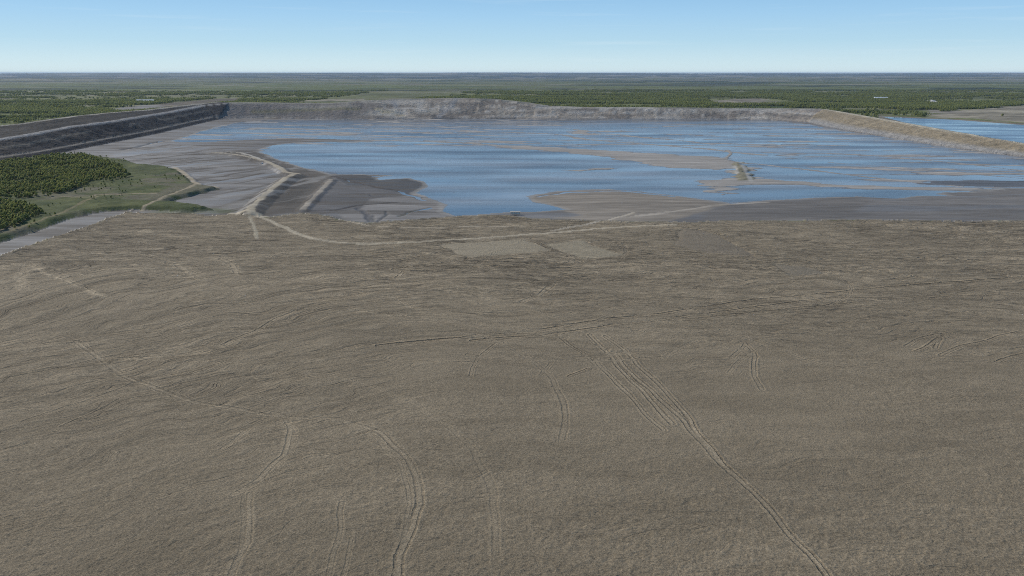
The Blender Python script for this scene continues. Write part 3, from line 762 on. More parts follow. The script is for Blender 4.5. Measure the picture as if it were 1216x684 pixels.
    light = np.zeros(n); rut = np.full(n, 2.0); rutd = np.zeros(n)
    Xt = X + (vnoise(X / 16, Y / 16, 200) - .5) * 2.0; Yt = Y + (vnoise(X / 16, Y / 16, 260) - .5) * 2.0
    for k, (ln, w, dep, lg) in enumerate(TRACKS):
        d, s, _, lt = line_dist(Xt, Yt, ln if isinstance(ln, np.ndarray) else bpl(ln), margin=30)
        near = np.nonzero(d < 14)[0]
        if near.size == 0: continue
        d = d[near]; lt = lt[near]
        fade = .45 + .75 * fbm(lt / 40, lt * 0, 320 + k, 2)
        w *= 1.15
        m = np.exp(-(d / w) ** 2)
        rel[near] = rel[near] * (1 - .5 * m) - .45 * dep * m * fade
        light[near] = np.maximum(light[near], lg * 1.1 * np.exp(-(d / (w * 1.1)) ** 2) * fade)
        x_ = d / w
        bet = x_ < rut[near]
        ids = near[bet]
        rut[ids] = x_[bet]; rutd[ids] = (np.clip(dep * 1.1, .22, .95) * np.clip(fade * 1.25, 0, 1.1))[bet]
    edge = sstep(dF, 0, 30)
    soil = np.array((.278, .218, .144)); soil2 = np.array((.228, .178, .116))
    b1 = fbm(X / 60, Y / 45, 210, 4)[:, None]
    b2 = sstep(fbm(psi / 9, along / 80, 211, 3), .35, .68)[:, None]
    cF = soil * (1 - b2 * .55) + soil2 * b2 * .55
    cF = cF * (.86 + .28 * b1)
    up = sstep(Y, 560, 720)[:, None]
    cF = cF * (1 - .05 * up)
    for poly, c in FLATS:
        sd = poly_sd(Xj, Yj, poly, 30)
        m = sstep(sd, -.8, 1.2)
        rel = rel * (1 - .9 * m) - .5 * np.exp(-(sd / 2.2) ** 2)
        cF = cF * (1 - m[:, None]) + np.array(c) * (.92 + .16 * b1) * m[:, None]
    cF = cF * (1 + light[:, None] * 1.25)
    hF = rel * (.4 + .6 * edge) + (fbm(X / 300, Y / 200, 212, 2) - .5) * 3 * edge
    hF = hF + .8 * np.exp(-(dF / 9) ** 2)
    rim = np.exp(-(dF / 5) ** 2)[:, None] * (X > -300)[:, None]
    cF = cF * (1 - .45 * rim) + np.array((.28, .25, .19)) * .45 * rim
    h = np.where(F, hF, h); C = np.where(F[:, None], cF, C); wet = np.where(F, (.10 + .62 * aniso) * (.78 + .4 * sstep(fbm(X / 90, Y / 70, 215, 3), .3, .7)), wet)  # on the field: strength of the furrows' painted shade and relief, not wetness
    C = np.where(F[:, None], C * (1 + (.15 + .05 * up) * np.clip(wet, 0, 1.2)[:, None]), C)
    flow[:, 0] = psi; flow[:, 1] = along
    flow[:, 2] = rut; flow[:, 3] = rutd
    for poly, c in FLATS:
        wet = np.where(poly_sd(Xj, Yj, poly, 30) > 0, wet * .25 * F + wet * ~F, wet)
    # green tinge on the field at the grove's foot
    d, _, _, _ = line_dist(Xj, Yj, bpl([(195, 251), (225, 252), (250, 249), (262, 251)]), margin=60)
    m = ((1 - sstep(d, 6, 22)) * ((reg == 1) | (reg == 2)))[:, None]
    C = C * (1 - .7 * m) + np.array((.085, .095, .04)) * .7 * m
    # ---- roads
    Xr = X + (vnoise(X / 14, Y / 14, 300) - .5) * 3; Yr = Y + (vnoise(X / 14, Y / 14, 340) - .5) * 3
    grit = fbm(X / 8, Y / 8, 400, 2)[:, None]
    for k, (ln, w, c, bh) in enumerate(ROADS):
        d, _, _, lt = line_dist(Xr, Yr, bpl(ln), margin=60)
        ww = w * (.55 + .6 * fbm(lt / 30, lt * 0, 380 + k, 2))
        m = 1 - sstep(d, ww * .75, ww * 1.25)
        ok = (reg == 1) | (reg == 2) | (reg == 6)
        if bh:
            endf = sstep(lt, 0, 25)
            h = np.where(ok & (d < 60), np.maximum(h, (bh - np.clip(d - w, 0, None) * .42) * endf - (1 - endf)), h)
        m = (m * ok)[:, None]
        wet = np.where(reg == 1, wet * (1 - .8 * m[:, 0]), wet)
        C = C * (1 - .92 * m) + np.array(c) * (1.3 if k in (3, 4, 5, 12, 13) else .98) * np.array((1.04, .97, .88)) * (.85 + .3 * grit) * .9 * m
        h = np.where(ok, h - .25 * np.exp(-((d - ww) / 1.5) ** 2), h)
    for k, (ln, w, c) in enumerate(CRESTROADS):
        d, _, _, lt = line_dist(X, Y, ln, margin=60)
        m = ((1 - sstep(d, w * .7, w * 1.3)) * ((reg == 4) | (reg == 5) | (reg == 0) | (reg == 3)))[:, None]
        C = C * (1 - .9 * m) + np.array(c) * (.8 + .4 * fbm(lt / 40, lt * 0, 430 + k, 2))[:, None] * .9 * m
    return h, np.clip(C, .004, .8), wet, reg, flow

Hh, Cc, Wet, Reg, Flow = terrain(X, Y, row_sp)
print('terrain', round(time.time() - T0, 1))

def height_at(x, y):
    x = np.atleast_1d(np.array(x, float)); y = np.atleast_1d(np.array(y, float))
    ri = np.clip(np.interp(y, ys, np.arange(NR)), 0, NR - 1.001)
    r0 = ri.astype(int); fr = ri - r0
    def row(r):
        s = x / (ys[r] + 60.0)
        ci = np.clip(np.interp(s, ss, np.arange(NC)), 0, NC - 1.001); c0 = ci.astype(int); fc = ci - c0
        G = Hh.reshape(NR, NC)
        return G[r, c0] * (1 - fc) + G[r, c0 + 1] * fc
    return row(r0) * (1 - fr) + row(r0 + 1) * fr

# faces by region
ii = (np.arange(NR - 1)[:, None] * NC + np.arange(NC - 1)[None, :]).ravel()
quads = np.stack([ii, ii + 1, ii + NC + 1, ii + NC], 1)
qreg = Reg[quads].max(1)
P = np.stack([X, Y, Hh], 1).astype(np.float32)
def sheet(name, rid, mat):
    q = quads[qreg == rid]
    used = np.zeros(X.size, bool); used[q.ravel()] = True
    ids = np.nonzero(used)[0]
    remap = np.full(X.size, -1, np.int64); remap[ids] = np.arange(ids.size)
    q = remap[q].astype(np.int32)
    me = bpy.data.meshes.new(name)
    me.vertices.add(ids.size); me.vertices.foreach_set('co', P[ids].ravel())
    me.loops.add(q.size); me.loops.foreach_set('vertex_index', q.ravel())
    me.polygons.add(len(q)); me.polygons.foreach_set('loop_start', np.arange(0, q.size, 4, dtype=np.int32))
    me.update(calc_edges=True)
    me.polygons.foreach_set('use_smooth', np.ones(len(q), bool))
    a = me.attributes.new('col', 'FLOAT_COLOR', 'POINT')
    a.data.foreach_set('color', np.concatenate([Cc[ids], np.ones((ids.size, 1))], 1).astype(np.float32).ravel())
    a = me.attributes.new('wet', 'FLOAT', 'POINT')
    a.data.foreach_set('value', Wet[ids].astype(np.float32))
    if rid == 1:
        a = me.attributes.new('flow', 'FLOAT_VECTOR', 'POINT')
        a.data.foreach_set('vector', np.concatenate([Flow[ids, :2], np.zeros((ids.size, 1))], 1).astype(np.float32).ravel())
        for an, ci in (('rut', 2), ('rutdepth', 3)):
            a = me.attributes.new(an, 'FLOAT', 'POINT'); a.data.foreach_set('value', Flow[ids, ci].astype(np.float32))
    me.materials.append(mat)
    o = bpy.data.objects.new(name, me); col.objects.link(o)
    return tag(o, kind='structure')
sheet('far_plain', 0, M_PLAIN)
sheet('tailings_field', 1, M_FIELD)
sheet('pond_bed', 2, M_BEACH)
sheet('spoil_bank', 3, M_BANK)
sheet('left_dike', 4, M_BANK)
sheet('right_dike', 5, M_BANK)
sheet('grassland', 6, M_GRASS)
# the land carries on below and behind
def flat_sheet(name, pts, z, mat, c=(.1, .1, .06)):
    me = bpy.data.meshes.new(name)
    me.from_pydata([(x, y, z) for x, y in pts], [], [list(range(len(pts)))])
    a = me.attributes.new('col', 'FLOAT_COLOR', 'POINT')
    for d in a.data: d.color = (*c, 1)
    me.attributes.new('wet', 'FLOAT', 'POINT')
    me.materials.append(mat)
    o = bpy.data.objects.new(name, me); col.objects.link(o)
    return o
RAD = 66000
tag(flat_sheet('ground', [(RAD * math.cos(a), RAD * math.sin(a)) for a in np.linspace(0, 2 * math.pi, 97)[:-1]], -9.0, M_PLAIN, (.07, .08, .035)), kind='structure')
y0 = float(ys[0])
tag(flat_sheet('tailings_field', [(-1500, -1500), (1500, -1500), (1500, y0 + 2), (-1500, y0 + 2)], -.35, M_FIELD, (.2, .175, .135)), kind='structure')

# ------------------------------------------------------------------ water
def water_mat(name, base, rough=.16, bscale=(.02, .12)):
    m, n, l, b = new_mat(name)
    geo = n.new('ShaderNodeNewGeometry')
    def noise(scale, stretch, detail=3):
        mpn = n.new('ShaderNodeMapping'); mpn.inputs['Scale'].default_value = stretch
        mpn.inputs['Rotation'].default_value = (0, 0, R(11))
        l.new(geo.outputs['Position'], mpn.inputs[0])
        nz = n.new('ShaderNodeTexNoise'); nz.inputs['Scale'].default_value = scale; nz.inputs['Detail'].default_value = detail
        l.new(mpn.outputs[0], nz.inputs['Vector'])
        return nz
    patch = noise(.0065, (.45, 1.25, 1), 6)
    cr_ = n.new('ShaderNodeValToRGB')
    cr_.color_ramp.elements[0].position = .36; cr_.color_ramp.elements[0].color = (*[c * .55 for c in base], 1)
    cr_.color_ramp.elements[1].position = .66; cr_.color_ramp.elements[1].color = (base[0] * 1.6, base[1] * 1.35, base[2] * 1.15, 1)
    l.new(patch.outputs[0], cr_.inputs[0])
    fine = noise(.05, (.12, 1.5, 1), 5)
    mrf = n.new('ShaderNodeMapRange'); mrf.inputs[1].default_value = .35; mrf.inputs[2].default_value = .65
    mrf.inputs[3].default_value = .84; mrf.inputs[4].default_value = 1.16
    l.new(fine.outputs[0], mrf.inputs[0])
    mxf = n.new('ShaderNodeMixRGB'); mxf.blend_type = 'MULTIPLY'; mxf.inputs[0].default_value = 1
    l.new(cr_.outputs[0], mxf.inputs[1]); l.new(mrf.outputs[0], mxf.inputs[2])
    l.new(mxf.outputs[0], b.inputs['Base Color'])
    lane = noise(.011, (.32, 1.3, 1), 7)
    mr = n.new('ShaderNodeMapRange'); mr.inputs[1].default_value = .34; mr.inputs[2].default_value = .68
    mr.inputs[3].default_value = rough * .4; mr.inputs[4].default_value = rough * 2.0
    l.new(lane.outputs[0], mr.inputs[0]); l.new(mr.outputs[0], b.inputs['Roughness'])
    wave = noise(.35, (.8, 1.6, 1), 4)
    bn = n.new('ShaderNodeBump'); bn.inputs['Distance'].default_value = .38
    mr2 = n.new('ShaderNodeMapRange'); mr2.inputs[1].default_value = .34; mr2.inputs[2].default_value = .68
    mr2.inputs[3].default_value = .25; mr2.inputs[4].default_value = .9
    l.new(lane.outputs[0], mr2.inputs[0]); l.new(mr2.outputs[0], bn.inputs['Strength'])
    l.new(wave.outputs[0], bn.inputs['Height']); l.new(bn.outputs[0], b.inputs['Normal'])
    b.inputs['IOR'].default_value = 1.33
    return m
M_WATER = water_mat('tailings_water', (.142, .168, .198))
M_WATER2 = water_mat('pond_water', (.075, .12, .18))
wo = flat_sheet('pond_water', [tuple(p) for p in bpl([(150, 175), (262, 141), (286, 139.5), (480, 139.5), (960, 140), (1000, 148), (1100, 165), (1216, 180), (1440, 215), (1440, 262), (1100, 262), (880, 258), (700, 258), (500, 258), (330, 225), (285, 195)], Z_W)], Z_W, M_WATER)
tag(wo, kind='structure')
wo = flat_sheet('upper_pond_water', [tuple(p) for p in W_R], Z_WR, M_WATER2)
tag(wo, kind='structure')

# ------------------------------------------------------------------ trees
def foliage_mat(name, c1, c2):
    m, n, l, b = new_mat(name)
    oi = n.new('ShaderNodeObjectInfo')
    geo = n.new('ShaderNodeNewGeometry')
    nz = n.new('ShaderNodeTexNoise'); nz.inputs['Scale'].default_value = .12
    l.new(geo.outputs['Position'], nz.inputs['Vector'])
    ad = n.new('ShaderNodeMath'); ad.operation = 'ADD'
    ri = n.new('ShaderNodeMath'); ri.operation = 'MULTIPLY_ADD'; ri.inputs[1].default_value = .5; ri.inputs[2].default_value = -.25
    l.new(geo.outputs['Random Per Island'], ri.inputs[0])
    l.new(nz.outputs[0], ad.inputs[0]); l.new(ri.outputs[0], ad.inputs[1])
    cr_ = n.new('ShaderNodeValToRGB')
    cr_.color_ramp.elements[0].position = .2; cr_.color_ramp.elements[0].color = (*c1, 1)
    cr_.color_ramp.elements[1].position = .8; cr_.color_ramp.elements[1].color = (*c2, 1)
    l.new(ad.outputs[0], cr_.inputs[0]); l.new(cr_.outputs[0], b.inputs['Base Color'])
    tr = n.new('ShaderNodeBsdfTranslucent'); ms = n.new('ShaderNodeMixShader'); ms.inputs[0].default_value = .5
    l.new(cr_.outputs[0], tr.inputs['Color']); l.new(b.outputs[0], ms.inputs[1]); l.new(tr.outputs[0], ms.inputs[2])
    l.new(ms.outputs[0], n['Material Output'].inputs['Surface'])
    b.inputs['Roughness'].default_value = .75
    b.inputs['Specular IOR Level'].default_value = .15
    return m
M_LEAF = foliage_mat('leaves', (.25, .27, .065), (.42, .40, .125))
M_SPRUCE = foliage_mat('needles', (.15, .16, .055), (.26, .255, .095))
M_FAR = foliage_mat('far_leaves', (.19, .215, .055), (.32, .325, .10))
M_BARK = plain_mat('bark', (.14, .12, .10), .9, .3, 3)

def leaf_cloud(verts, faces, cx, cy, z0, z1, r, nleaf, size, conical, rnd):
    for i in range(nleaf):
        t = rnd.random()
        rr = r * ((1 - t) ** .8 * .95 + .06 if conical else math.sqrt(max(.02, 1 - (2 * t - .85) ** 2 / 1.4)) * (.75 + .4 * rnd.random()))
        a = rnd.random() * 2 * math.pi
        q = math.sqrt(.25 + .75 * rnd.random()) * rr
        p = Vector((cx + q * math.cos(a), cy + q * math.sin(a), z0 + t * (z1 - z0)))
        nrm = Vector((math.cos(a) * .8 + rnd.uniform(-.6, .6), math.sin(a) * .8 + rnd.uniform(-.6, .6), 1.0 + rnd.uniform(-.5, .8))).normalized()
        u = nrm.orthogonal().normalized(); w = nrm.cross(u)
        ang = rnd.random() * 6.28; s = size * rnd.uniform(.6, 1.3)
        e1 = (u * math.cos(ang) + w * math.sin(ang)) * s; e2 = (w * math.cos(ang) - u * math.sin(ang)) * s * .8
        k = len(verts)
        verts += [p - e1 - e2 * .4, p + e1 * .2 - e2, p + e1 + e2 * .3, p - e1 * .3 + e2]
        faces.append((k, k + 1, k + 2, k + 3))
def mesh_of(name, verts, faces, mats, smooth=False):
    me = bpy.data.meshes.new(name)
    me.from_pydata([tuple(v) for v in verts], [], faces)
    for m in mats: me.materials.append(m)
    me.update()
    return me
def tube(verts, faces, p0, p1, r0, r1, n=6):
    d = (p1 - p0).normalized(); u = d.orthogonal().normalized(); w = d.cross(u); k = len(verts)
    for p, r in ((p0, r0), (p1, r1)):
        for i in range(n):
            a = 2 * math.pi * i / n
            verts.append(p + (u * math.cos(a) + w * math.sin(a)) * r)
    for i in range(n):
        faces.append((k + i, k + (i + 1) % n, k + n + (i + 1) % n, k + n + i))
    faces.append(tuple(k + n + i for i in range(n)))
crowns, trunks = [], []
for k in range(5):
    rnd = random.Random(100 + k)
    con = k in (3, 4)
    v, f = [], []
    if con:
        leaf_cloud(v, f, 0, 0, 1.0, 8.6, 1.75, 190, .52, True, rnd)
    else:
        for q in range(4):
            a = q * 1.6 + rnd.random(); rr = rnd.uniform(.3, 1.0)
            leaf_cloud(v, f, rr * math.cos(a), rr * math.sin(a), 1.6 + rnd.random() * 1.2, 5.2 + rnd.random() * 1.6, rnd.uniform(1.3, 1.9), 60, .66, False, rnd)
    crowns.append(mesh_of('crown', v, f, [M_SPRUCE if con else M_LEAF]))
    v, f = [], []
    top = 7.6 if con else 4.6
    tube(v, f, Vector((0, 0, -.4)), Vector((.1, 0, top * .5)), .17, .11)
    tube(v, f, Vector((.1, 0, top * .5)), Vector((0, .1, top)), .11, .03)
    for q in range(5):
        a = q * 1.3; z = top * (.35 + .12 * q)
        tube(v, f, Vector((.05, 0, z)), Vector((math.cos(a) * 1.1, math.sin(a) * 1.1, z + .6)), .05, .015, 4)
    trunks.append(mesh_of('trunk', v, f, [M_BARK]))

def scatter_poly(poly, spacing, seed):
    r = np.random.default_rng(seed)
    x0, y0_ = poly.min(0); x1, y1_ = poly.max(0)
    gx, gy = np.meshgrid(np.arange(x0, x1, spacing), np.arange(y0_, y1_, spacing))
    gx = gx.ravel() + r.uniform(-.48, .48, gx.size) * spacing; gy = gy.ravel() + r.uniform(-.48, .48, gy.size) * spacing
    m = inside(gx, gy, poly)
    return gx[m], gy[m]
def in_frame(x, y, z, mg=0):
    dx, dy, dz = x, y, z - CAMH
    depth = dy * ct - dz * st; up = dy * st + dz * ct
    u = 608 + FPX * dx / depth; v = 342 - FPX * up / depth
    return u, v
trees = []
for poly, sp, seed in ((T1, 4.7, 1), (T2, 4.4, 2)):
    gx, gy = scatter_poly(poly, sp, seed)
    dens = fbm(gx / 38, gy / 38, 501 + seed, 3)
    gapd, _, _, _ = line_dist(gx, gy, bpl([(60, 196), (90, 194.5), (112, 193)], 4), margin=50)
    keep = (rng.random(gx.size) < np.clip((dens - .30) * 6, .1, 1)) & (gapd > 7)
    for x, y, d in zip(gx[keep], gy[keep], dens[keep]):
        trees.append((x, y, .58 + .6 * (d - .3) + rng.uniform(-.17, .2)))
# loose bushes over the grass
gx, gy = scatter_poly(GRASS, 8, 5)
dens = fbm(gx / 60, gy / 60, 511, 3)
for x, y, d in zip(gx, gy, dens):
    if rng.random() < np.clip((d - .45) * 2, 0, .35) and x < -470:
        trees.append((x, y, rng.uniform(.16, .5)))
TX = np.array([t[0] for t in trees]); TY = np.array([t[1] for t in trees]); TS = np.array([t[2] for t in trees])
TZ = height_at(TX, TY)
U, V = in_frame(TX, TY, TZ + 3)
vis = (U > 2) & (U < 1214)
size = TS / TY * vis
# keep the ones on the visible edges of each stand: nearest ones show largest
order = np.argsort(-size)
single = order[:296]
rest = order[296:]
def place_tree(x, y, z, s, k, label, group, rz):
    root = bpy.data.objects.new('tree', None)
    root.location = (x, y, z); root.scale = (s, s, s * random.uniform(.75, 1.05)); root.rotation_euler = (0, 0, rz)
    col.objects.link(root)
    tag(root, label, 'tree', group)
    c = bpy.data.objects.new('crown', crowns[k]); c.parent = root; col.objects.link(c)
    t = bpy.data.objects.new('trunk', trunks[k]); t.parent = root; col.objects.link(t)
    return root
q_mid, q_big = np.quantile(TS[single], [.35, .7])
for i in single:
    con = random.random() < .16
    k = random.choice((3, 4)) if con else random.choice((0, 1, 2))
    low = TS[i] < .5
    if inside(TX[i:i + 1], TY[i:i + 1], T2)[0]:
        pl = 'front clump beside grey strip'
    elif TX[i] > -640:
        pl = 'right hand tip of the grove'
    elif inside(TX[i:i + 1], TY[i:i + 1], T1)[0]:
        pl = 'near edge of the main grove'
    else:
        pl = 'apart on the open grass'
    kd = 'slim dark spruce' if con else ('low green bush' if low else ('tall round leafy tree' if TS[i] > q_big else ('middling round leafy tree' if TS[i] > q_mid else 'small round leafy tree')))
    mates = single[np.abs(TY[single] - TY[i]) < 120] if 'open' not in pl else single
    rk = (U[mates] < U[i]).mean()
    fr_ = (TY[single][np.abs(U[single] - U[i]) < 12] < TY[i]).mean()
    pl += ', ' + ('left part' if rk < .25 else 'left of its middle' if rk < .5 else 'right of its middle' if rk < .75 else 'right part') + ', ' + ('front row' if fr_ < .3 else 'middle rows' if fr_ < .68 else 'back rows')
    place_tree(TX[i], TY[i], TZ[i] - .1, TS[i] * (.95 if con else 1.2), k, kd + ', ' + pl, kd + ', ' + pl, random.random() * 6.28)
# lone dark tree on the bare ground at the right
lx, ly = bp(1190, 138.5, 11)
place_tree(lx, ly, float(height_at(lx, ly)[0]) - .1, 1.7, 0, 'lone dark round tree on the pale bare ground behind the upper right pond', None, 1.0)

# masses: geometry nodes instance one joined tree or clump on the points of a mesh
def gn_mass(name, label, src, px, py, pz, sc, rz):
    me = bpy.data.meshes.new(name)
    me.vertices.add(len(px)); me.vertices.foreach_set('co', np.stack([px, py, pz], 1).astype(np.float32).ravel())
    a = me.attributes.new('size', 'FLOAT', 'POINT'); a.data.foreach_set('value', np.asarray(sc, np.float32))
    a = me.attributes.new('turn', 'FLOAT_VECTOR', 'POINT')
    a.data.foreach_set('vector', np.stack([np.zeros(len(px)), np.zeros(len(px)), rz], 1).astype(np.float32).ravel())
    o = bpy.data.objects.new(name, me); col.objects.link(o)
    g = bpy.data.node_groups.new(name, 'GeometryNodeTree')
    g.interface.new_socket('Geometry', in_out='INPUT', socket_type='NodeSocketGeometry')
    g.interface.new_socket('Geometry', in_out='OUTPUT', socket_type='NodeSocketGeometry')
    gi = g.nodes.new('NodeGroupInput'); go = g.nodes.new('NodeGroupOutput')
    ip = g.nodes.new('GeometryNodeInstanceOnPoints')
    ob = g.nodes.new('GeometryNodeObjectInfo'); ob.inputs['Object'].default_value = src; ob.inputs['As Instance'].default_value = True
    na = g.nodes.new('GeometryNodeInputNamedAttribute'); na.data_type = 'FLOAT'; na.inputs['Name'].default_value = 'size'
    nb = g.nodes.new('GeometryNodeInputNamedAttribute'); nb.data_type = 'FLOAT_VECTOR'; nb.inputs['Name'].default_value = 'turn'
    g.links.new(gi.outputs[0], ip.inputs['Points'])
    g.links.new(ob.outputs['Geometry'], ip.inputs['Instance'])
    g.links.new(na.outputs['Attribute'], ip.inputs['Scale'])
    g.links.new(nb.outputs['Attribute'], ip.inputs['Rotation'])
    g.links.new(ip.outputs[0], go.inputs[0])
    md = o.modifiers.new('scatter', 'NODES'); md.node_group = g
    tag(o, label, kind='stuff')
    return o
def joined_tree(name, k, loc):
    """one tree as one mesh, standing in the wood itself and repeated over it"""
    v = [vv.co.copy() for vv in crowns[k].vertices]; f = [tuple(p.vertices) for p in crowns[k].polygons]
    me = mesh_of(name, v, f, [crowns[k].materials[0]])
    o = bpy.data.objects.new(name, me); o.location = loc; col.objects.link(o)
    tag(o, 'dense mass of small green trees filling the grove', kind='stuff')
    return o
rest = rest[(U[rest] > -260)]
kinds = rng.integers(0, 10, rest.size)
for k, sel in ((0, kinds < 3), (1, (kinds >= 3) & (kinds < 6)), (2, (kinds >= 6) & (kinds < 9)), (4, kinds >= 9)):
    r_ = rest[sel]
    i0 = r_[0]
    src = joined_tree('grove_trees', k, (TX[i0], TY[i0], TZ[i0]))
    gn_mass('grove_trees', 'dense mass of small green trees filling the grove', src, TX[r_[1:]], TY[r_[1:]], TZ[r_[1:]] - .1, TS[r_[1:]] * 1.18, rng.uniform(0, 6.28, r_.size - 1))

# far woods: clumps of trees beyond the bank and right of the ponds
def clump(name, loc, seed):
    rnd = random.Random(seed); v, f = [], []
    for q in range(13):
        x, y = rnd.uniform(-22, 22), rnd.uniform(-12, 12); hh = rnd.uniform(7, 12.5)
        leaf_cloud(v, f, x, y, .8, hh, rnd.uniform(2.4, 4.0), 26, 1.7, rnd.random() < .4, rnd)
    o = bpy.data.objects.new(name, mesh_of(name, v, f, [M_FAR])); o.location = loc; col.objects.link(o)
    tag(o, 'far woods of mixed trees on the plain beyond the bank', kind='stuff')
    return o
r = np.random.default_rng(9)
yy = 1 / r.uniform(1 / 9500., 1 / 2450., 90000)
xx = (yy + 60) * r.uniform(-.74, .74, yy.size)
wx = xx + (fbm(xx / 1800, yy / 900, 11, 3) - .5) * 1500
wy = yy + (fbm(xx / 1500, yy / 900 + 7, 12, 3) - .5) * 900
n1 = fbm(wx / 2300, wy / 620, 13, 4); n3 = fbm(xx / 420, yy / 150, 17, 3)
keep = r.random(yy.size) < np.clip((n1 - .43) * 3.2 + (n3 - .5) * 5.0 - .03, .03, .8)
# nothing on the workings
d, s, _, _ = line_dist(xx, yy, np.vstack([crB, crK[1:], crR[1:]]), margin=4000)
keep &= (s > 0) & (d > 75)
cxx = np.array(bpl([(1128, 133), (1160, 131), (1192, 126), (1216, 124.5), (1400, 124), (1400, 150), (1216, 147.5), (1150, 142.5), (1100, 140.5), (1110, 136)], 8))
keep &= poly_sd(xx, yy, cxx, 50) < 0
keep &= poly_sd(xx, yy, W_R, 100) < -34
for pl in ([(840, 120), (868, 117.5), (905, 117), (960, 122.4), (900, 124), (850, 124)], [(120, 130), (200, 122), (262, 116.5), (300, 116), (280, 121), (190, 131), (140, 133)]):
    keep &= poly_sd(xx, yy, bpl(pl, 6), 50) < 0
xx, yy = xx[keep], yy[keep]
zz = height_at(xx, yy)
ok = zz < 40
xx, yy, zz = xx[ok], yy[ok], zz[ok]
half = xx.size // 2
for k, sl in enumerate((slice(0, half), slice(half, None))):
    a, b_, c_ = xx[sl], yy[sl], zz[sl]
    src = clump('far_woods', (a[0], b_[0], c_[0] - .3), 40 + k)
    gn_mass('far_woods', 'far woods of mixed trees on the plain beyond the bank', src, a[1:], b_[1:], c_[1:] - .3, r.uniform(.7, 1.15, a.size - 1), r.choice([0, math.pi], a.size - 1) + r.uniform(-.3, .3, a.size - 1))
print('clumps', xx.size, 'trees', len(trees), round(time.time() - T0, 1))

# ------------------------------------------------------------------ small built things
M_WHITE = plain_mat('white_paint', (.74, .73, .70), .5, .08, 2)
M_CREAM = plain_mat('cream_sheet', (.56, .46, .34), .6, .12, 1)
M_GLASSY = plain_mat('pale_glass', (.55, .72, .80), .15, .05, 1)
M_DARK = plain_mat('dark_rubber', (.03, .03, .032), .8, .1, 4)
M_ROOF = plain_mat('pale_metal_roof', (.66, .66, .66), .4, .1, .4, 0)
M_WALL = plain_mat('grey_cladding', (.22, .22, .22), .6, .15, .4)
def box(bm, x0, x1, y0, y1, z0, z1, bev=0.0):
    vs_ = [bm.verts.new(p) for p in ((x0, y0, z0), (x1, y0, z0), (x1, y1, z0), (x0, y1, z0), (x0, y0, z1), (x1, y0, z1), (x1, y1, z1), (x0, y1, z1))]
    fs = [bm.faces.new([vs_[i] for i in q]) for q in ((3, 2, 1, 0), (4, 5, 6, 7), (0, 1, 5, 4), (1, 2, 6, 5), (2, 3, 7, 6), (3, 0, 4, 7))]
    if bev:
        bmesh.ops.bevel(bm, geom=list({e for f in fs for e in f.edges}), offset=bev, segments=2, affect='EDGES')
def obj(name, bm, mat, parent=None):
    me = bpy.data.meshes.new(name); bm.to_mesh(me); bm.free(); me.materials.append(mat)
    o = bpy.data.objects.new(name, me); col.objects.link(o)
    if parent is not None: o.parent = parent
    return o
def empty(name, loc, rz, label, cat, group=None):
    o = bpy.data.objects.new(name, None); o.location = loc; o.rotation_euler = (0, 0, rz); col.objects.link(o)
    return tag(o, label, cat, group)
def gable(bm, L, W, z0, z1, over=.4):
    a = [(-L / 2 - over, -W / 2 - over, z0), (L / 2 + over, -W / 2 - over, z0), (L / 2 + over, W / 2 + over, z0), (-L / 2 - over, W / 2 + over, z0), (-L / 2 - over, 0, z1), (L / 2 + over, 0, z1)]
    v_ = [bm.verts.new(p) for p in a]
    for q in ((0, 1, 5, 4), (2, 3, 4, 5), (1, 2, 5), (3, 0, 4), (3, 2, 1, 0)):
        bm.faces.new([v_[i] for i in q])
# low cabin by the near shore
cx, cy = bp(612, 254.5, 0)
cz = float(height_at(cx, cy + 6)[0])
cab = empty('site_cabin', (cx, cy + 6, max(cz, -.6)), R(-4), 'small pale cabin with a row of bright windows on the near shore of the pond', 'cabin')
bm = bmesh.new(); box(bm, -5.2, 5.2, -1.6, 1.6, 0, 2.4, .06); obj('wall', bm, M_CREAM, cab)
bm = bmesh.new(); gable(bm, 10.4, 3.2, 2.42, 2.9); obj('roof', bm, M_CREAM, cab)
for k in range(5):
    bm = bmesh.new(); box(bm, -4.3 + k * 1.9, -3.2 + k * 1.9, -1.72, -1.603, .9, 1.8); w_ = obj('window', bm, M_GLASSY, cab)
    bm = bmesh.new(); box(bm, -4.4 + k * 1.9, -3.1 + k * 1.9, -1.76, -1.61, .8, .89); obj('sill', bm, M_WHITE, w_)
# white pickup on the causeway road
def truck(loc, rz, label):
    t = empty('pickup_truck', loc, rz, label, 'truck')
    bm = bmesh.new(); box(bm, -2.9, 2.9, -1.0, 1.0, .55, 1.25, .1); obj('body', bm, M_WHITE, t)
    bm = bmesh.new(); box(bm, -.6, 1.3, -.9, .9, 1.24, 2.0, .14); cb = obj('cab', bm, M_WHITE, t)
    bm = bmesh.new(); box(bm, -.5, 1.22, -.93, .93, 1.45, 1.85, .03); obj('window', bm, M_GLASSY, cb)
    for sx in (-1.9, 1.9):
        for sy in (-.95, .95):
            v_, f_ = [], []
            tube(v_, f_, Vector((sx, sy - .14, .42)), Vector((sx, sy + .14, .42)), .42, .42, 14)
            f_.append(tuple(range(13, -1, -1)))
            w_ = bpy.data.objects.new('wheel', mesh_of('wheel', v_, f_, [M_DARK])); w_.parent = t; col.objects.link(w_)
    return t
tx, ty = bp(311, 191.8, 4)
truck((tx, ty, float(height_at(tx, ty)[0]) + .02), R(-35), 'small white pickup truck on the pale causeway road left of the pond')
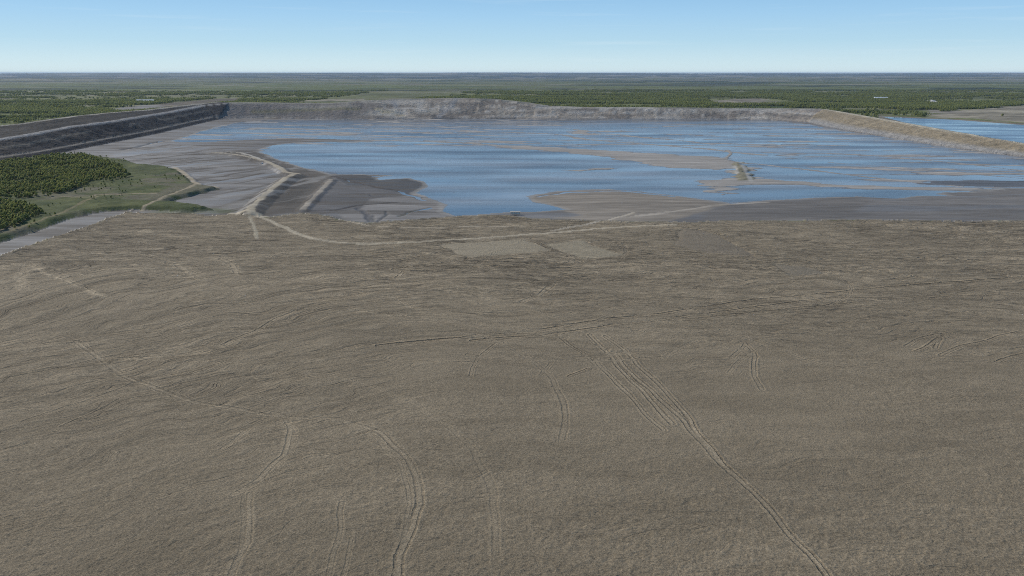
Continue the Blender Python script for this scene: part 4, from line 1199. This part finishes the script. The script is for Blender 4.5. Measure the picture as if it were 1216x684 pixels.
# far sheds
def shed(u, v, z, L, W, h, rz, label, roof):
    x, y = bp(u, v, z)
    g_ = empty('shed', (x, y, float(height_at(x, y)[0]) - .3), rz, label, 'shed')
    bm = bmesh.new(); box(bm, -L / 2, L / 2, -W / 2, W / 2, 0, h * .55, .1); obj('wall', bm, M_WALL if roof is M_ROOF else roof, g_)
    bm = bmesh.new(); gable(bm, L, W, h * .55 + .01, h, 1.0); obj('roof', bm, roof, g_)
    for k in (-1, 1):
        bm = bmesh.new(); box(bm, k * L * .25 - 3, k * L * .25 + 3, -W / 2 - .25, -W / 2 - .02, .1, h * .45); obj('door', bm, M_DARK, g_)
shed(871, 126.3, 33, 46, 14, 9, R(3), 'long low shed with a pale roof on top of the far bank', M_ROOF)
shed(1046, 118.2, 6, 72, 24, 13, R(-2), 'long pale roofed shed among the far woods, left of the twin sand heaps', M_ROOF)
shed(173, 121.0, 6, 90, 26, 12, R(2), 'long pale roofed shed on the plain behind the left dike', M_ROOF)
# two pale sand heaps
def heap(u, v, z, rx, ry, hh, label):
    x, y = bp(u, v, z); bm = bmesh.new(); rows = []
    for i in range(7):
        t = i / 6; rw = []
        for j in range(28):
            a = 2 * math.pi * j / 28; k = (1 - t) * (1 + .12 * math.sin(3 * a + u) + .08 * math.sin(7 * a))
            rw.append(bm.verts.new((rx * k * math.cos(a), ry * k * math.sin(a), hh * (1 - (1 - t) ** 1.15) + random.uniform(-.2, .2))))
        rows.append(rw)
    for i in range(6):
        for j in range(28):
            bm.faces.new((rows[i][j], rows[i][(j + 1) % 28], rows[i + 1][(j + 1) % 28], rows[i + 1][j]))
    o = obj('sand_heap', bm, plain_mat('pale_sand', (.56, .52, .46), .95, .2, .1)); o.location = (x, y, float(height_at(x, y)[0]) - .3)
    tag(o, label, 'sand heap', 'pale sand heaps among the far woods')
heap(1106, 120.8, 6, 40, 26, 11, 'larger pale sand heap among the far woods, left one of the pair')
heap(1117, 121.0, 6, 30, 22, 8, 'lower pale sand heap among the far woods, right one of the pair')

# ------------------------------------------------------------------ haze: one closed box of even air
bm = bmesh.new()
box(bm, -67000, 67000, -67000, 67000, -12, 175)
hm = bpy.data.materials.new('air'); hm.use_nodes = True
hn = hm.node_tree.nodes; hn.clear()
ho = hn.new('ShaderNodeOutputMaterial'); pv = hn.new('ShaderNodeVolumePrincipled')
pv.inputs['Color'].default_value = (.60, .76, 1.0, 1)
pv.inputs['Density'].default_value = 1.75e-5
pv.inputs['Anisotropy'].default_value = 0.0
hm.node_tree.links.new(pv.outputs[0], ho.inputs['Volume'])
tag(obj('haze', bm, hm), 'thin blue air haze over the whole plain', kind='stuff')
print('script', round(time.time() - T0, 1))
